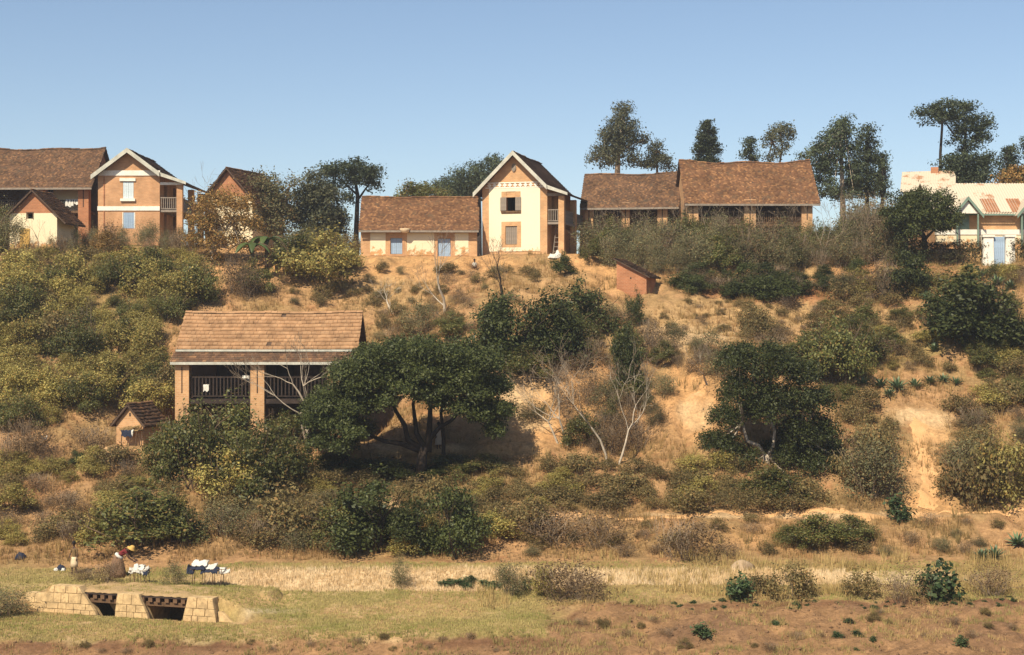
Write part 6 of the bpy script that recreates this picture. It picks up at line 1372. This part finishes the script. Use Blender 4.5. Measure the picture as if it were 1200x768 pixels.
# ------------------------------------------------------------------ grass
def grass(name, label, n, fx, hrange, blades, cols, kind='stuff', lean=0.35, wid=0.012):
    """fx() -> arrays x,y,weight-accepted ; cols: (a,b) mixed per tuft"""
    rg = np.random.default_rng(hash_(name)+n); x, y = fx(rg, n); n = len(x); z = hz(x, y); l_x, l_y = br_local(x, y); z = np.where((np.abs(l_x) < 2.85) & (l_y > 0.2) & (l_y < 2.7), np.maximum(z, -1.05+0.77+0.13), z)
    k = blades; X = np.repeat(x, k); Y = np.repeat(y, k); Z = np.repeat(z, k); m_ = n*k
    a = rg.uniform(0, 6.28, m_); r = rg.uniform(0, 0.09, m_); h = np.repeat(rg.uniform(*hrange, n), k)*rg.uniform(0.55, 1.1, m_)
    bx, by = X+np.cos(a)*r, Y+np.sin(a)*r; le = rg.uniform(0.1, 1, m_)*lean*h; w_ = wid*rg.uniform(0.7, 1.5, m_); b_ = rg.uniform(0, 6.28, m_)
    V = np.stack([np.stack([bx-np.cos(b_)*w_, by-np.sin(b_)*w_, Z-0.03], 1), np.stack([bx+np.cos(b_)*w_, by+np.sin(b_)*w_, Z-0.03], 1), np.stack([bx+np.cos(a)*le, by+np.sin(a)*le, Z+h], 1)], 1).reshape(-1, 3)
    me = npmesh(name, V, np.arange(m_*3).reshape(-1, 3), M_grass)
    t = np.clip(fbm(x, y, 3, 0.6)*2.2-0.6+rg.normal(size=n)*0.2, 0, 1); c = np.array(cols[0])*(1-t[:, None])+np.array(cols[1])*t[:, None]
    c = np.repeat(c, k, axis=0)*rg.uniform(0.7, 1.25, (m_, 1)); c = np.repeat(c, 3, axis=0)
    ca = me.color_attributes.new('Col', 'FLOAT_COLOR', 'POINT'); ca.data.foreach_set('color', np.concatenate([c, np.ones((len(c), 1))], 1).astype(np.float32).ravel())
    o = link(name, me); tag(o, label, 'grass', kind=kind)
BARE = [(x_, y_, rx, ry) for (x_, y_, rx, ry, c, st) in ZONES if (c is PALE or c is ORANGE) and st >= 0.8]
def region(y0, y1, test, xm=0.36):
    def f(rg, n):
        y = rg.uniform(y0, y1, n); x = rg.uniform(-1, 1, n)*y*xm; z = hz(x, y); px = 600+F*x/y; py = 384+F*(CAMZ-z)/y
        ok = test(px, py, x, y, rg)
        for (a, b_, c, d, zz, m_) in PADS: ok &= ~((x > a) & (x < b_) & (y > c) & (y < d))
        l_x, l_y = br_local(x, y); ok &= ~((l_x > -5.3) & (l_x < 6) & (l_y > -0.5) & (l_y < 2.6) & ~(((np.abs(l_x) < 2.8) | (l_x < -2.8) | (l_x > 2.8)) & (l_y > 0.35) & (rg.random(len(x)) < 0.9)))
        return x[ok], y[ok]
    return f
def slope_test(px, py, x, y, rg):
    ok = fbm(x+400, y+40, 4, 0.5)+rg.normal(size=len(x))*0.05 > 0.46
    for (a, b_, rx, ry) in BARE: ok &= ~((((px-a)/rx)**2+((py-b_)/ry)**2 < 0.9) & (rg.random(len(x)) < 0.88))
    return ok
grass('dry_grass', 'dry tan grass covering the hillside slope', 62000, region(66.5, 113, slope_test), (0.12, 0.42), 5, ((0.31, 0.185, 0.08), (0.20, 0.135, 0.055)))
grass('tussock_grass', 'taller brown grass tussocks standing on the hillside', 9000, region(67.5, 112, lambda px, py, x, y, rg: (fbm(x+500, y+70, 4, 0.8)+rg.normal(size=len(x))*0.04 > 0.5) & slope_test(px, py, x, y, rg)), (0.35, 0.8), 9, ((0.33, 0.21, 0.085), (0.20, 0.15, 0.06)), lean=0.5)
grass('pasture_grass', 'short yellow-green grass on the valley floor', 60000, region(55.2, 66, lambda px, py, x, y, rg: (y > np.where(px < 640, 55.0, 59.3)) & (rg.random(len(x)) > sm((px-500)/300)*0.45) & ~((px > 240) & (px < 1000) & (y > 62.3) & (y < 64.3))), (0.03, 0.12), 5, ((0.42, 0.33, 0.14), (0.25, 0.24, 0.075)), wid=0.012)
grass('straw_stubble', 'pale straw stubble on the low bank behind the pasture', 12000, region(62.2, 64.6, lambda px, py, x, y, rg: (px > 240) & (px < 990)), (0.08, 0.25), 5, ((0.66, 0.52, 0.32), (0.56, 0.40, 0.21)))
grass('tall_dry_grass', 'taller dry straw grass tufts along the dry field edge', 5200, region(59.4, 66.8, lambda px, py, x, y, rg: (px > 560) & (fbm(x+77, y+7, 3, 0.5) > 0.53)), (0.25, 0.7), 7, ((0.42, 0.30, 0.13), (0.30, 0.22, 0.085)))
# clods and tufts on the turned soil
rg = np.random.default_rng(77); cv = []; cf = []
yy_ = rg.uniform(52.5, 59.3, 2600); xx_ = rg.uniform(-1, 1, 2600)*yy_*0.36; pp_ = 600+F*xx_/yy_
for x_, y_, p_ in zip(xx_, yy_, pp_):
    if y_ > (55.2 if p_ < 640 else 59.0): continue
    r_ = 0.02+0.07*rg.random()**3; z_ = float(hz(x_, y_)); o_ = len(cv); q = rg.uniform(0.7, 1.3, 8)*r_
    cv += [(x_-q[0], y_, z_), (x_, y_-q[1], z_), (x_+q[2], y_, z_), (x_, y_+q[3], z_), (x_+q[4]*0.2, y_, z_+q[5]*0.9), (x_, y_, z_-q[6]*0.5)]
    cf += [(o_+a, o_+b_, o_+4) for a, b_ in ((0, 1), (1, 2), (2, 3), (3, 0))]+[(o_+b_, o_+a, o_+5) for a, b_ in ((0, 1), (1, 2), (2, 3), (3, 0))]
tag(link('soil_clods', npmesh('soil_clods', cv, cf, M_clod, True)), 'loose brown earth clods scattered over the turned soil', 'clods', kind='stuff')
grass('soil_weeds', 'sparse dry weeds standing in the turned brown soil', 12000, region(52.6, 60.0, lambda px, py, x, y, rg: (y < np.where(px < 640, 55.6, 60)) & (fbm(x+37, y+71, 3, 0.9)+rg.normal(size=len(x))*0.05 > 0.52)), (0.06, 0.25), 6, ((0.36, 0.25, 0.11), (0.22, 0.19, 0.07)), lean=0.6)
m, nt, out = nodes_of('thin_haze')
pv = N(nt, 'ShaderNodeVolumePrincipled'); pv.inputs['Density'].default_value = 0.0004; pv.inputs['Color'].default_value = (0.86, 0.92, 1.0, 1); pv.inputs['Anisotropy'].default_value = 0.2
L(nt, pv.outputs[0], out.inputs['Volume'])
hb = MB().box(-160, 160, -30, 300, -4, 34).build('haze', m); tag(hb, 'thin pale air haze over the valley', 'haze', kind='stuff')
print('crown tris', TRI[0], 'shrubs', NSH[0], 'objects', len(bpy.data.objects))
